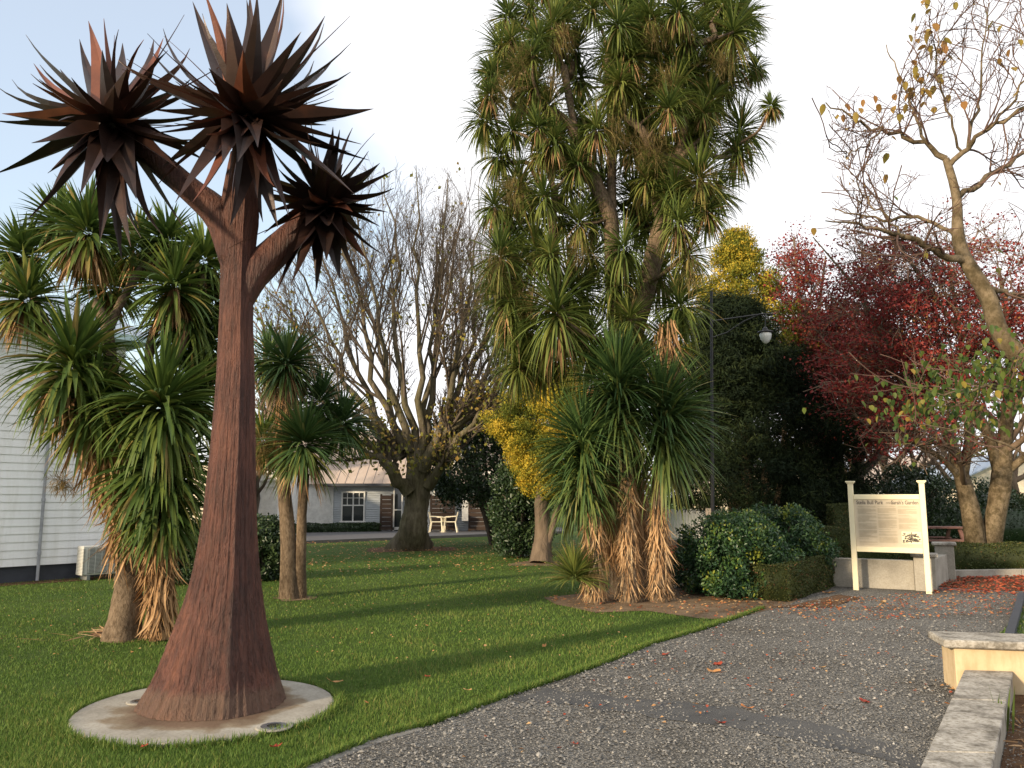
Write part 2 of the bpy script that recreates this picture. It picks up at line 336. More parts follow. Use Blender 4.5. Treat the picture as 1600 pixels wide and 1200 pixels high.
# ------------------------------------------------------------------ mass geometry (numpy)
def nrm(v): return v / np.maximum(np.linalg.norm(v, axis=-1, keepdims=True), 1e-9)
def ribbons(P, D, Ln, Wd, droop, rng, n=5, r=None, fold=0.25, wob=.0, base_w=.55, flatv=None):
    """leaves: strips that leave P along D, bend down; V-fold with a midrib"""
    N_ = len(P); D = nrm(D.copy()); p = P.copy()
    up = np.array([0, 0, 1.]) ; sd_ = nrm(np.cross(D, up) + 1e-3)
    a = rng.uniform(-.5, .5, N_)[:, None]; sd_ = nrm(sd_ * np.cos(a) + np.cross(D, sd_) * np.sin(a))
    if flatv is not None: sd_ = flatv
    V = np.zeros((N_, n + 1, 3, 3)); seg = (Ln / n)[:, None]
    dp = np.broadcast_to(np.asarray(droop, float), (N_,))[:, None]
    side0 = rng.normal(0, wob, (N_, 3)) if wob else 0
    for k in range(n + 1):
        t = k / n
        w = Wd * (base_w + (1 - base_w) * min(1, t / .3)) * (1 - max(0, (t - .35) / .65) ** 1.6)
        w = np.maximum(w, Wd * .04)[:, None] / 2
        s_ = nrm(sd_ - D * np.sum(sd_ * D, -1, keepdims=True)); nn = np.cross(s_, D)
        V[:, k, 0] = p - s_ * w + nn * w * fold; V[:, k, 1] = p; V[:, k, 2] = p + s_ * w + nn * w * fold
        p = p + D * seg
        D = nrm(D + np.array([0, 0, -1.]) * dp * (.4 + t) * 2 / n + side0 / n)
    idx = (np.arange(N_) * (n + 1) * 3)[:, None, None]
    k = np.arange(n)[None, :, None] * 3
    q = np.concatenate([np.stack([k + 0, k + 1, k + 4, k + 3], -1), np.stack([k + 1, k + 2, k + 5, k + 4], -1)], 2) + idx[..., None]
    F = q.reshape(-1, 4)
    rr = np.repeat(r if r is not None else rng.random(N_), (n + 1) * 3)
    return V.reshape(-1, 3), F, rr
def tubes(P, Rd, sides=4):
    """P (N,K,3), Rd (N,K)"""
    N_, K, _ = P.shape; T = np.gradient(P, axis=1); T = nrm(T)
    ref = np.where(np.abs(T[:, :1, 2:3]) < .85, np.array([0, 0, 1.]), np.array([1., 0, 0]))
    U = np.zeros_like(P); u = np.broadcast_to(ref, (N_, 1, 3))[:, 0]
    for k in range(K):
        u = nrm(u - T[:, k] * np.sum(u * T[:, k], -1, keepdims=True)); U[:, k] = u
    Wv = np.cross(T, U)
    a = np.arange(sides) * 2 * pi / sides
    V = P[:, :, None] + (U[:, :, None] * np.cos(a)[:, None] + Wv[:, :, None] * np.sin(a)[:, None]) * Rd[:, :, None, None]
    i = np.arange(sides); j = (i + 1) % sides
    b = (np.arange(N_) * K * sides)[:, None, None] + (np.arange(K - 1) * sides)[None, :, None]
    F = np.stack([b + i, b + j, b + sides + j, b + sides + i], -1).reshape(-1, 4)
    return V.reshape(-1, 3), F
def quads(P, size, rng, nb=None, nbw=0, asp=.55, r=None, dirv=None, dirw=0):
    """small pointed leaf faces, slightly folded: 4 verts, 2 tris"""
    N_ = len(P); n_ = rng.normal(size=(N_, 3))
    if nb is not None: n_ = nrm(n_) + nb * nbw
    n_ = nrm(n_); d = rng.normal(size=(N_, 3))
    if dirv is not None: d = nrm(d) + dirv * dirw
    d = nrm(d - n_ * np.sum(d * n_, -1, keepdims=True)); s_ = np.cross(n_, d)
    L_ = (size * rng.uniform(.6, 1.3, N_))[:, None]; w = L_ * asp * .5
    V = np.stack([P - d * L_ * .5, P + s_ * w + n_ * w * .4, P + d * L_ * .5, P - s_ * w + n_ * w * .4], 1)
    b = (np.arange(N_) * 4)[:, None]
    F = np.concatenate([b + np.array([0, 1, 2]), b + np.array([0, 2, 3])])
    return V.reshape(-1, 3), F, np.repeat(r if r is not None else rng.random(N_), 4)
def merge(parts):
    Vs = []; Fs = []; Rs = []; o = 0
    for p in parts:
        V, F = p[0], p[1]
        if len(V) == 0: continue
        Vs.append(V); Fs.append(F + o); Rs.append(p[2] if len(p) > 2 else np.zeros(len(V))); o += len(V)
    return np.concatenate(Vs), Fs, np.concatenate(Rs)
def grow(P, Rd, m, t0, ratio, ang, rng, K=5, trop=(0, 0, .12), jit=.12, rr=.55, tip=.25, lmin=0, keep=None, t1=1.0, absL=None):
    """children of polylines P"""
    N_, Kp, _ = P.shape
    seglen = np.linalg.norm(np.diff(P, axis=1), axis=-1).sum(1)
    t = (t0 + (t1 - t0) * (np.arange(m)[None] + rng.random((N_, m))) / m).ravel()
    pi_ = np.repeat(np.arange(N_), m)
    f = t * (Kp - 1); k = np.minimum(f.astype(int), Kp - 2); u = (f - k)[:, None]
    p0 = P[pi_, k] * (1 - u) + P[pi_, k + 1] * u
    r0 = Rd[pi_, k] * (1 - u[:, 0]) + Rd[pi_, k + 1] * u[:, 0]
    T = nrm(P[pi_, k + 1] - P[pi_, k])
    x = nrm(rng.normal(size=T.shape)); x = nrm(x - T * np.sum(x * T, -1, keepdims=True))
    a = (ang * rng.uniform(.6, 1.35, len(t)))[:, None]
    D = T * np.cos(a) + x * np.sin(a)
    Ls = seglen[pi_] * ratio * (1.15 - .6 * t) * rng.uniform(.6, 1.25, len(t)) if absL is None else absL * rng.uniform(.5, 1.3, len(t))
    out = np.zeros((len(t), K, 3)); p = p0.copy(); out[:, 0] = p
    for q in range(1, K):
        D = nrm(D + np.array(trop) * (4 / K) + rng.normal(0, jit, D.shape)); p = p + D * (Ls / (K - 1))[:, None]; out[:, q] = p
    rad = (r0 * rr)[:, None] * np.linspace(1, tip, K)[None]
    ok = np.ones(len(t), bool)
    if keep is not None: ok = keep(out[:, -1])
    return out[ok], rad[ok]
def resample(pts, rad, K, rng=None, wob=0):
    pts = np.array([list(p) for p in pts], float); rad = np.array(rad, float)
    s_ = np.r_[0, np.cumsum(np.linalg.norm(np.diff(pts, axis=0), axis=1))]; q = np.linspace(0, s_[-1], K)
    # smooth through the points
    out = np.stack([np.interp(q, s_, pts[:, i]) for i in range(3)], 1); rd = np.interp(q, s_, rad)
    if K > 4:
        for _ in range(2): out[1:-1] = (out[:-2] + 2 * out[1:-1] + out[2:]) / 4
    if wob and rng is not None: out[1:-1] += rng.normal(0, wob, (K - 2, 3))
    return out, rd
def pip(x, y, poly):
    c = np.zeros(len(x), bool); n = len(poly)
    for i in range(n):
        x0, y0 = poly[i][:2]; x1, y1 = poly[(i + 1) % n][:2]
        if y0 == y1: continue
        k = ((y0 > y) != (y1 > y)) & (x < (x1 - x0) * (y - y0) / (y1 - y0) + x0); c ^= k
    return c
def sheet(name, poly, z, m, label=None, kind='structure', th=0, parent=None):
    mb = MB(); mb.add([(p[0], p[1], z) for p in poly], [tuple(range(len(poly)))])
    me = mb.mesh(name, m)
    if me.polygons[0].normal.z < 0: me.flip_normals()
    o = link(name, me, parent); o['kind'] = kind
    if label: o['label'] = label
    return o

# ================================================================== GROUND
rng = np.random.default_rng(5)
gm = MB(); gm.add([(-400, -30, 0), (400, -30, 0), (400, 900, 0), (-400, 900, 0)], [(0, 1, 2, 3)])
tag(gm.build('ground', M['lawn']), 'mown green lawn spread over the whole park', kind='structure')
edge_px = [(455, 1215), (480, 1200), (580, 1160), (682, 1132), (800, 1088), (870, 1065), (950, 1037), (1020, 1008), (1100, 985), (1150, 968), (1195, 952)]
edge = [G(*p) for p in edge_px]
e0 = edge[0]; near = [(-.9, 3.6), (-1.3, 3.0), (-2.2, 1.5), (-3, -4)]
path_poly = [(p[0], p[1]) for p in near[::-1]] + [(p.x, p.y) for p in edge] + [(4.25, 12.6), (6.2, 15.6), (7.2, 14.0), (8.6, 16.3), (30, 18.2), (30, -4)]
sheet('gravel_path', path_poly, .004, M['gravel'], 'grey crushed gravel path sweeping past the lawn')
# smooth strip of asphalt showing across the gravel
st = [G(*p) for p in [(800, 1092), (850, 1080), (1000, 1090), (1150, 1108), (1300, 1135), (1400, 1165), (1470, 1200), (1400, 1200), (1250, 1160), (1100, 1130), (950, 1108), (840, 1098)]]
stj = []
for i, p in enumerate(st):
    q = st[(i + 1) % len(st)]
    for k in range(4): t = k / 4; v = p.lerp(q, t); stj.append((v.x + rng.normal(0, .03), v.y + rng.normal(0, .06)))
sheet('asphalt_strip', stj, .008, M['asphalt'], 'smooth dark strip of bare asphalt crossing the gravel')
# bare soil and litter
def blob(cx, cy, rx, ry, n=36, j=.08, seed=1, rot=0):
    g = np.random.default_rng(seed); out = []
    ph = g.uniform(0, 6.3, 4)
    for k in range(n):
        a = 2 * pi * k / n; f = 1 + j * sum(sin((q + 2) * a + ph[q]) for q in range(4))
        x, y = rx * cos(a) * f, ry * sin(a) * f
        out.append((cx + x * cos(rot) - y * sin(rot), cy + x * sin(rot) + y * cos(rot)))
    return out
bed = [(p.x, p.y) for p in [G(868, 945), G(930, 958), G(1010, 955), G(1100, 968), G(1150, 967), G(1195, 955), G(1235, 945)]] + [(6.0, 15.4), (5.5, 17.5), (3.2, 17.0), (2.2, 14.5), (1.2, 13.6), (.5, 13.0)]
sheet('garden_bed_soil', bed, .008, M['soil'], 'bare brown soil under the tall cabbage tree')
bed2 = [(p.x, p.y) for p in [G(1195, 950), G(1240, 946), G(1310, 930), G(1345, 935), G(1300, 950)]]
sheet('leaf_litter_soil', bed2, .012, M['litter_soil'], 'leaf strewn soil at the foot of the clipped hedge')
cpad = G(325, 1109)
ctrees = {'gold': G(845, 880), 'oak': G(642, 858), 'twin': G(462, 935), 'left': G(200, 990)}
sheet('soil_ring', blob(ctrees['gold'].x, ctrees['gold'].y - .1, .75, .75, seed=4), .006, M['soil'], 'pale ring of bare soil round the golden conifer')
sheet('soil_ring', blob(ctrees['left'].x + .15, ctrees['left'].y + .1, .62, .5, seed=6), .006, M['litter_soil'], 'dark soil patch under the left cabbage tree')
sheet('soil_ring', blob(ctrees['twin'].x, ctrees['twin'].y, .3, .35, seed=8), .006, M['soil'], 'small bare soil patch at the twin stems')
sheet('soil_ring', blob(ctrees['oak'].x, ctrees['oak'].y, 1.5, 1.2, seed=9), .006, M['litter_soil'], 'dark worn soil round the broad bare tree')
sheet('mulch_strip', [(-13, 11.5), (-9.2, 14.6), (-7.6, 16.2), (-7.9, 16.8), (-14, 12)], .006, M['litter_soil'], 'brown mulch strip along the weatherboard wall')
sheet('fallen_leaf_ground', [(7.5, 14.6), (8.4, 13.9), (13, 14.4), (20, 16.5), (20, 18.3), (8.7, 16.3)], .008, M['litter_soil'], 'path end carpeted with red fallen leaves')
# path edging: cast kerb pieces, each about 0.9 m long
kerb = empty('path_edging', tuple(edge[0]), 'grey concrete kerb stones edging lawn against the gravel', 'kerb')
ks = np.array([[p.x, p.y] for p in [Vector((-1.30, 3.0, 0)), Vector((-.98, 3.5, 0))] + edge[:4]])
sl = np.r_[0, np.cumsum(np.linalg.norm(np.diff(ks, axis=0), axis=1))]
d_ = 0
while d_ < sl[-1] - .3:
    a = np.array([np.interp(d_, sl, ks[:, i]) for i in (0, 1)]); b = np.array([np.interp(min(d_ + .44, sl[-1]), sl, ks[:, i]) for i in (0, 1)])
    zz = .002 + rng.uniform(-.006, .004)
    MB().bar((a[0], a[1], zz - .02), (b[0], b[1], zz - .02 + rng.uniform(-.003, .003)), .105, .06).build('kerb_stone', M['kerbstone'], kerb, bevel=.006)
    d_ += .45
# far pale kerb below the right hedge
kb = empty('path_end_kerb', tuple(G(1550, 906)), 'pale concrete kerb below the hedge at the path end', 'kerb')
kx = [(8.75, 16.25), (10.2, 16.45), (11.7, 16.65), (13.2, 16.85), (14.7, 17.05), (17.5, 17.4)]
for a, b in zip(kx[:-1], kx[1:]): MB().bar((a[0] + .006, a[1], .07), (b[0] - .006, b[1], .07), .14, .15).build('kerb_stone', M['concrete'], kb, bevel=.008)
# right lawn wedge with its dark kerb
wl = G(1556, 1000); wf = G(1600, 935)
wedge = [(wl.x, wl.y), (wf.x + .1, wf.y), (17, 15.5), (17, 8.3), (5.4, 8.1)]
sheet('lawn_wedge', wedge, .012, M['lawn'], 'wedge of lawn beyond the rendered wall end')
MB().bar((wl.x - .04, wl.y - .3, .03), (wf.x + .04, wf.y + .1, .03), .09, .10).build('timber_edging', M['dark_base'], kind='structure')['label'] = 'dark edging strip beside the right lawn wedge'
# deck / paved terrace in front of the far house
tl = G(477, 854); tr = G(790, 836)
terr = MB(); terr.prism([(tl.x - 3, tl.y - .6), (tr.x + 2.5, tr.y + 1.4), (2.5, 39.2), (-13, 39.2), (-13, 28.0)], 0, .10)
tag(terr.build('terrace', M['deck']), 'dark grey terrace in front of the corrugated house', kind='structure')

# ------------------------------------------------------------------ grass blades (nobody could count them)
def grass(n, zx, ymin, ymax, h, w, seed, dens_pow=2.0, name='grass', extra=None, label=''):
    g = np.random.default_rng(seed)
    u = g.random(n); Y = 1 / ((1 / ymin) + u * (1 / ymax - 1 / ymin)) if dens_pow == 2 else ymin + u * (ymax - ymin)
    X = (g.uniform(*zx, n) - 800) / FOC * Y * 1.03
    ok = ~pip(X, Y, path_poly) & ~pip(X, Y, bed) & (((X - cpad.x) ** 2 + (Y - cpad.y) ** 2) > .935 ** 2)
    for k, rx in (('gold', .62), ('left', .5), ('twin', .22), ('oak', 1.3)):
        c_ = ctrees[k]; ok &= ((X - c_.x) ** 2 + (Y - c_.y) ** 2) > (rx * g.uniform(.8, 1.1, n)) ** 2
    if extra is not None: ok &= extra(X, Y)
    ok &= g.random(n) < np.clip(1.15 + .5 * np.sin(X * 1.7 + np.sin(Y * 1.1) * 2) * np.sin(Y * 1.5 + np.cos(X * 1.3) * 2), .55, 1)
    X = X[ok]; Y = Y[ok]; m = len(X)
    patch = .5 + .25 * np.sin(X * 3.1 + np.sin(Y * 2.3) * 2) * np.sin(Y * 2.7 + np.cos(X * 1.9) * 2) + .25 * np.sin(X * .9 + np.sin(Y * 1.3) * 2.2) * np.sin(Y * 1.1 + np.cos(X * .7) * 2)
    H_ = h * g.uniform(.3, 1.15, m) * (.45 + .8 * patch); sc = np.clip(Y / 7, .8, 3); W_ = w * g.uniform(.7, 1.3, m) * sc
    a = g.uniform(0, 2 * pi, m); ln = g.uniform(.1, .9, m) * H_; b = g.uniform(0, 2 * pi, m)
    c = np.stack([X, Y, np.zeros(m)], 1); sdx = np.stack([np.cos(a), np.sin(a), 0 * a], 1) * W_[:, None] / 2
    lean = np.stack([np.cos(b), np.sin(b), 0 * b], 1)
    mid = c + lean * (ln * .35)[:, None]; mid[:, 2] = H_ * .6
    tp = c + lean * ln[:, None]; tp[:, 2] = H_
    V = np.stack([c - sdx, c + sdx, mid - sdx * .8, mid + sdx * .8, tp], 1).reshape(-1, 3); o = (np.arange(m) * 5)[:, None]
    F = np.concatenate([o + np.array([0, 1, 3]), o + np.array([0, 3, 2]), o + np.array([2, 3, 4])])
    rv = np.clip(g.normal(.45, .22, m) + .55 * (patch - .5), 0, 1)
    return link(name, mesh_np(name, V, F, M['grass'], np.repeat(rv, 5)))
g1 = grass(270000, (-60, 1200), 3.9, 22, .040, .0048, 11)
tag(g1, 'short mown grass blades across the lawn', kind='stuff')
# longer tufts left by the mower round the pad and along the gravel
gt_ = np.random.default_rng(17); n = 5200
a = gt_.uniform(0, 2 * pi, n); r0_ = .94 + np.abs(gt_.normal(0, .035, n)); X = cpad.x + r0_ * np.cos(a); Y = cpad.y + r0_ * np.sin(a)
m = 7000; ee = np.array([[p.x, p.y] for p in edge]); el = np.r_[0, np.cumsum(np.linalg.norm(np.diff(ee, axis=0), axis=1))]; t = gt_.uniform(0, el[-1], m)
X = np.r_[X, np.interp(t, el, ee[:, 0]) - np.abs(gt_.normal(0, .03, m)) + .01]; Y = np.r_[Y, np.interp(t, el, ee[:, 1]) + np.abs(gt_.normal(0, .02, m))]; n = len(X)
V, F, rr_ = ribbons(np.stack([X, Y, X * 0], 1), np.stack([gt_.normal(0, .5, n), gt_.normal(0, .5, n), X * 0 + 1], 1), gt_.uniform(.03, .085, n), np.full(n, .006), .5, gt_, n=3, r=np.clip(gt_.normal(.6, .2, n), 0, 1))
tag(link('grass', mesh_np('grass', V, F, M['grass'], rr_)), 'longer uncut grass round the pad and path edge', kind='stuff')
def wed(X, Y): return pip(X, Y, wedge)
# grass in the wedge
gN = 9000; gg = np.random.default_rng(3); X = gg.uniform(5, 10, gN); Y = gg.uniform(8, 13, gN); k = pip(X, Y, wedge); X = X[k]; Y = Y[k]
V, F, rr_ = ribbons(np.stack([X, Y, X * 0 + .01], 1), np.stack([gg.normal(0, .4, len(X)), gg.normal(0, .4, len(X)), X * 0 + 1], 1), gg.uniform(.03, .06, len(X)), np.full(len(X), .008), .4, gg, n=2)
tag(link('grass', mesh_np('grass', V, F, M['grass'], rr_)), 'short grass blades on the right lawn wedge', kind='stuff')

# ------------------------------------------------------------------ gravel stones
gs = np.random.default_rng(21); n = 90000
Y = 1 / (1 / 3.7 + gs.random(n) * (1 / 13.5 - 1 / 3.7)); X = (gs.uniform(400, 1640, n) - 800) / FOC * Y * 1.05
ok = pip(X, Y, path_poly); strip = pip(X, Y, stj); ok &= ~(strip & (gs.random(n) < np.clip(.86 - .7 * (np.sin(X * 2.3) * np.sin(Y * 5 + X) + .5 * np.sin(X * 7 - Y * 3) > .3), 0, 1))); ok &= ~((Y > 6.3) & (Y < 8.2) & (X > 3.8 + (Y - 6.8) * .5 + .2)) 
# thinner cover where wheels have cleared it
wear = .5 + .5 * np.sin(X * 1.3 + Y * .8) * np.sin(Y * 1.7 - X * .5); ok &= gs.random(n) < (.55 + .45 * wear)
X = X[ok]; Y = Y[ok]; n = len(X)
oc = np.array([(1, 0, 0), (0, 1, 0), (-1, 0, 0), (0, -1, 0), (0, 0, .8), (0, 0, -.8)], float)
fc = np.array([(0, 1, 4), (1, 2, 4), (2, 3, 4), (3, 0, 4)])
szs = gs.gamma(5, .00145, n) * np.clip(Y / 6, .85, 1.3); szs = np.clip(szs, .003, .02)
V = oc[None] * (szs[:, None] * gs.uniform(.6, 1.2, (n, 3)))[:, None] + gs.normal(0, .16, (n, 6, 3)) * szs[:, None, None]
a = gs.uniform(0, 6.3, n); ca, sa = np.cos(a)[:, None], np.sin(a)[:, None]
V = np.stack([V[..., 0] * ca - V[..., 1] * sa, V[..., 0] * sa + V[..., 1] * ca, V[..., 2]], -1)
V += np.stack([X, Y, .006 + szs * .35], 1)[:, None]
F = (np.arange(n) * 6)[:, None, None] + fc[None]
rv = np.clip(gs.beta(1.6, 2.6, n), 0, 1)
tag(link('gravel', mesh_np('gravel', V.reshape(-1, 3), F.reshape(-1, 3), M['stone'], np.repeat(rv, 6))), 'loose crushed stones covering the path', kind='stuff')

# ================================================================== CONCRETE PAD + SCULPTURE
pad = empty('concrete_pad', (cpad.x, cpad.y, 0), 'round pale concrete pad beneath the rusty steel tree', 'concrete pad')
MB().lathe((cpad.x, cpad.y, 0), [(.93, -.02), (.93, .018), (.915, .028), (.01, .028)], 64).build('slab', pad_mat(cpad.x, cpad.y), pad)
for (px, py, sc, lab) in ((428, 1136, 1, 'round steel inground light at the front of the pad'), (219, 1097, .8, 'round inground light at the back left of the pad')):
    q = G(px, py, .03)
    il = empty('ground_light', tuple(q), lab, 'ground light')
    MB().lathe(q, [(.125 * sc, 0), (.125 * sc, .006), (.115 * sc, .009), (.09 * sc, .009), (.088 * sc, .002)], 28).build('collar', M['concrete'], il)
    MB().lathe(q, [(.088 * sc, 0), (.088 * sc, .0105), (.075 * sc, .0125), (.07 * sc, .012)], 28).build('rim', M['steel'], il)
    MB().lathe(q, [(.069 * sc, 0), (.069 * sc, .0115), (.03, .0125)], 24).build('lens', M['glass'], il)

YS = 6.4
prof = [(1128, 330, 120, -.0), (1100, 332, 113, 0), (1060, 337, 97, 0), (1000, 342, 79, 0), (950, 348, 65, 0), (900, 353, 54, 0), (850, 356, 47, 0), (800, 359, 42, 0), (700, 364, 36, 0), (600, 368, 31, 0), (500, 369, 27, 0), (430, 371, 26.5, 0), (380, 372, 29, 0), (340, 374, 32, 0), (300, 376, 28, 0), (240, 380, 20, 0)]
cen = []; rad = []
for py, px, hw, _ in prof:
    p = at(px, min(py, 1106), YS); p.z = max(p.z, 0)
    q = at(px + hw, min(py, 1106), YS); cen.append(p); rad.append((q.x - p.x) * (.95 if py > 950 else .94))
cen[0].z = .03; cen[1].z = .10; cen[2].z = .24
root = empty('steel_aloe_sculpture', (cen[0].x, cen[0].y, .03), 'tall rusted steel tree sculpture with three spiky aloe heads', 'sculpture')
cz = np.array([c.z for c in cen]); zs = np.linspace(.03, cz[-1], 150)
cx = np.interp(zs, cz, [c.x for c in cen]); rd = np.interp(zs, cz, rad)
for _ in range(6): rd[1:-1] = (rd[:-2] + 2 * rd[1:-1] + rd[2:]) / 4; cx[1:-1] = (cx[:-2] + 2 * cx[1:-1] + cx[2:]) / 4
NS = 220; th = np.arange(NS) * 2 * pi / NS; gs2 = np.random.default_rng(2)
ridge = np.zeros((150, NS))
# folded sheets: a few soft facets with raised welded ridges plus fine vertical ribs
fac = [-1.06, .25, 1.3, 2.4, 3.6, 4.4]      # ridge directions
for f in fac:
    dth = np.abs((th - f + pi) % (2 * pi) - pi); ridge += ((.13 if f == fac[0] else .05) * np.exp(-dth / .20))[None] * np.clip(.45 + zs[:, None] * 1.2, .3, 1)
rib = sum(np.sin(th[None] * k + gs2.uniform(0, 6) + zs[:, None] * gs2.uniform(-1.2, 1.2)) * a for k, a in ((23, .010), (37, .010), (58, .009), (90, .006)))
bl = gs2.normal(0, .004, (150, NS)); RR = rd[:, None] * (1 + ridge - .05 + rib + bl)
V = np.stack([cx[:, None] + RR * np.cos(th), YS + RR * np.sin(th) * .92, np.broadcast_to(zs[:, None], RR.shape)], -1).reshape(-1, 3)
i = np.arange(NS); j = (i + 1) % NS; b = (np.arange(149) * NS)[:, None]
F = np.stack([b + i, b + j, b + NS + j, b + NS + i], -1).reshape(-1, 4)
link('trunk', mesh_np('trunk', V, F, M['rust'], smooth=True), root)
heads = [((176, 195), 6.35, 1.0), ((386, 185), 6.15, 1.0), ((507, 322), 6.62, .86)]
def branch(pts, rads, name='branch'):
    P, Rr = resample(pts, rads, 22); V, F = tubes(P[None], Rr[None], 28)
    V = V.reshape(22, 28, 3); c = P[:, None]; k = np.arange(28)
    f = 1 + .03 * np.sin(k * 7 + .3)[None, :, None] + gs2.normal(0, .006, (22, 28, 1)); V = c + (V - c) * f
    return link(name, mesh_np(name, V.reshape(-1, 3), F, M['rust'], smooth=True), root)
branch([at(371, 470, YS), at(366, 400, YS), at(346, 335, YS), at(300, 300, 6.38), at(240, 245, 6.36), at(180, 198, 6.35)], [.03, .13, .135, .105, .09, .075])
branch([at(371, 520, YS), at(376, 465, 6.41), at(400, 420, 6.45), at(450, 372, 6.55), at(505, 325, 6.62)], [.02, .11, .13, .115, .085])
branch([at(374, 340, YS), at(380, 260, 6.35), at(386, 190, 6.15)], [.13, .11, .08])
def blade(parent, o, d, ln, w, curve, side, rv, th_=.006):
    """one sharp steel leaf: closed shallow channel, wide near the root and drawn to a point"""
    n_ = 8; V = []; p = Vector(o); d = Vector(d).normalized(); s_ = Vector(side); cdir = None
    for k in range(n_ + 1):
        t = k / n_
        ww = w * (.55 + .45 * min(1, t / .22)) * (1 - max(0, (t - .22) / .78)) ** 1.05 / 2 + .0015
        s_ = (s_ - d * s_.dot(d)).normalized(); u = s_.cross(d)
        ch = ww * .42
        V += [p - s_ * ww + u * ch, p - u * th_ * (1 - t * .7) * .2, p + s_ * ww + u * ch, p - u * th_ * (1.2 - t * .8)]
        p = p + d * (ln / n_); d = (d + u * curve / n_ * (1.4 if t > .5 else .6)).normalized()
    F = []
    for k in range(n_):
        a = k * 4
        for q in range(4): F.append((a + q, a + (q + 1) % 4, a + 4 + (q + 1) % 4, a + 4 + q))
    F += [(3, 2, 1, 0), (n_ * 4, n_ * 4 + 1, n_ * 4 + 2, n_ * 4 + 3)]
    me = bpy.data.meshes.new('blade'); me.from_pydata([tuple(v) for v in V], [], F); me.materials.append(M['blade'])
    at_ = me.attributes.new('r', 'FLOAT', 'POINT'); at_.data.foreach_set('value', [rv] * len(V))
    link('blade', me, parent)
rb = random.Random(12)
def outdir(px0, py0, px1, py1, Y, dep):
    a = at(px0, py0, Y); b = at(px1, py1, Y + dep); return a, b
tips = [  # tips seen in the photograph, per head, with a rough depth offset
 [(0,262,.1),(2,180,-.1),(10,120,.2),(18,176,-.2),(58,55,.1),(60,80,.35),(45,112,.5),(135,38,.1),(128,45,.5),(90,260,-.5),(45,330,-.4),(95,300,-.6),(155,375,-.3),(205,375,-.4),(232,362,-.2),(280,345,0),(195,395,.3),(275,70,.4),(245,55,.6),(225,50,.7),(185,60,.8),(285,115,.5),(330,150,.3),(265,345,-.5),(120,120,-.9),(176,235,-.95),(230,100,-.7),(300,200,-.7),(130,300,-.8),(60,215,-.6),(210,300,-.85),(310,250,.2),(100,200,-.9),(165,90,-.3),(200,110,-.6),(140,150,1),(220,170,1),(180,250,1),(100,100,.9),(75,160,.8),(300,300,.6),(270,260,-.5),(330,215,.5)],
 [(208,84,0),(252,58,.3),(278,24,.6),(305,-8,.1),(318,-5,-.3),(357,20,-.4),(373,-6,.1),(385,-12,.5),(395,0,-.5),(422,-5,.2),(435,-12,-.2),(446,20,.5),(483,25,.3),(493,28,-.2),(506,82,.5),(532,64,.2),(533,106,-.2),(572,162,0),(553,222,-.4),(540,220,.4),(566,240,.6),(540,300,-.5),(445,328,-.5),(432,346,.1),(400,310,-.6),(353,345,-.3),(352,262,-.9),(285,312,-.5),(262,292,-.2),(300,300,-.8),(265,260,.1),(240,165,.2),(250,120,.7),(320,195,-1),(370,255,-1.05),(435,265,-.95),(465,200,-.9),(455,180,-.6),(440,110,-.8),(330,110,-.8),(385,75,-.8),(300,130,-.5),(480,130,-.6),(500,190,.6),(500,270,.5),(415,335,.3),(370,330,.5),(300,250,.6),(280,180,.8),(420,100,.9),(350,60,.8),(470,80,.7),(290,85,.5),(512,150,.8),(400,240,-.95)],
 [(515,205,.1),(525,212,-.2),(566,240,.1),(583,257,-.2),(604,288,-.1),(580,312,-.4),(578,325,.3),(583,352,0),(597,386,-.2),(567,430,-.1),(570,395,.3),(490,445,-.2),(415,427,-.3),(420,405,.3),(438,430,-.1),(455,432,-.4),(450,300,-.3),(430,330,-.6),(440,290,.3),(470,270,.2),(480,230,.4),(500,260,-.6),(545,270,-.6),(560,310,-.7),(512,340,-.85),(480,350,-.8),(540,370,-.7),(460,380,-.6),(510,400,-.6),(475,310,-.8),(540,400,.3),(470,420,.5),(560,350,.8),(520,250,.8),(450,350,.8),(425,365,0),(398,445,.1),(425,450,.35),(405,410,-.3),(440,455,-.2),(410,380,.4),(530,425,.1),(548,335,-.7)]]
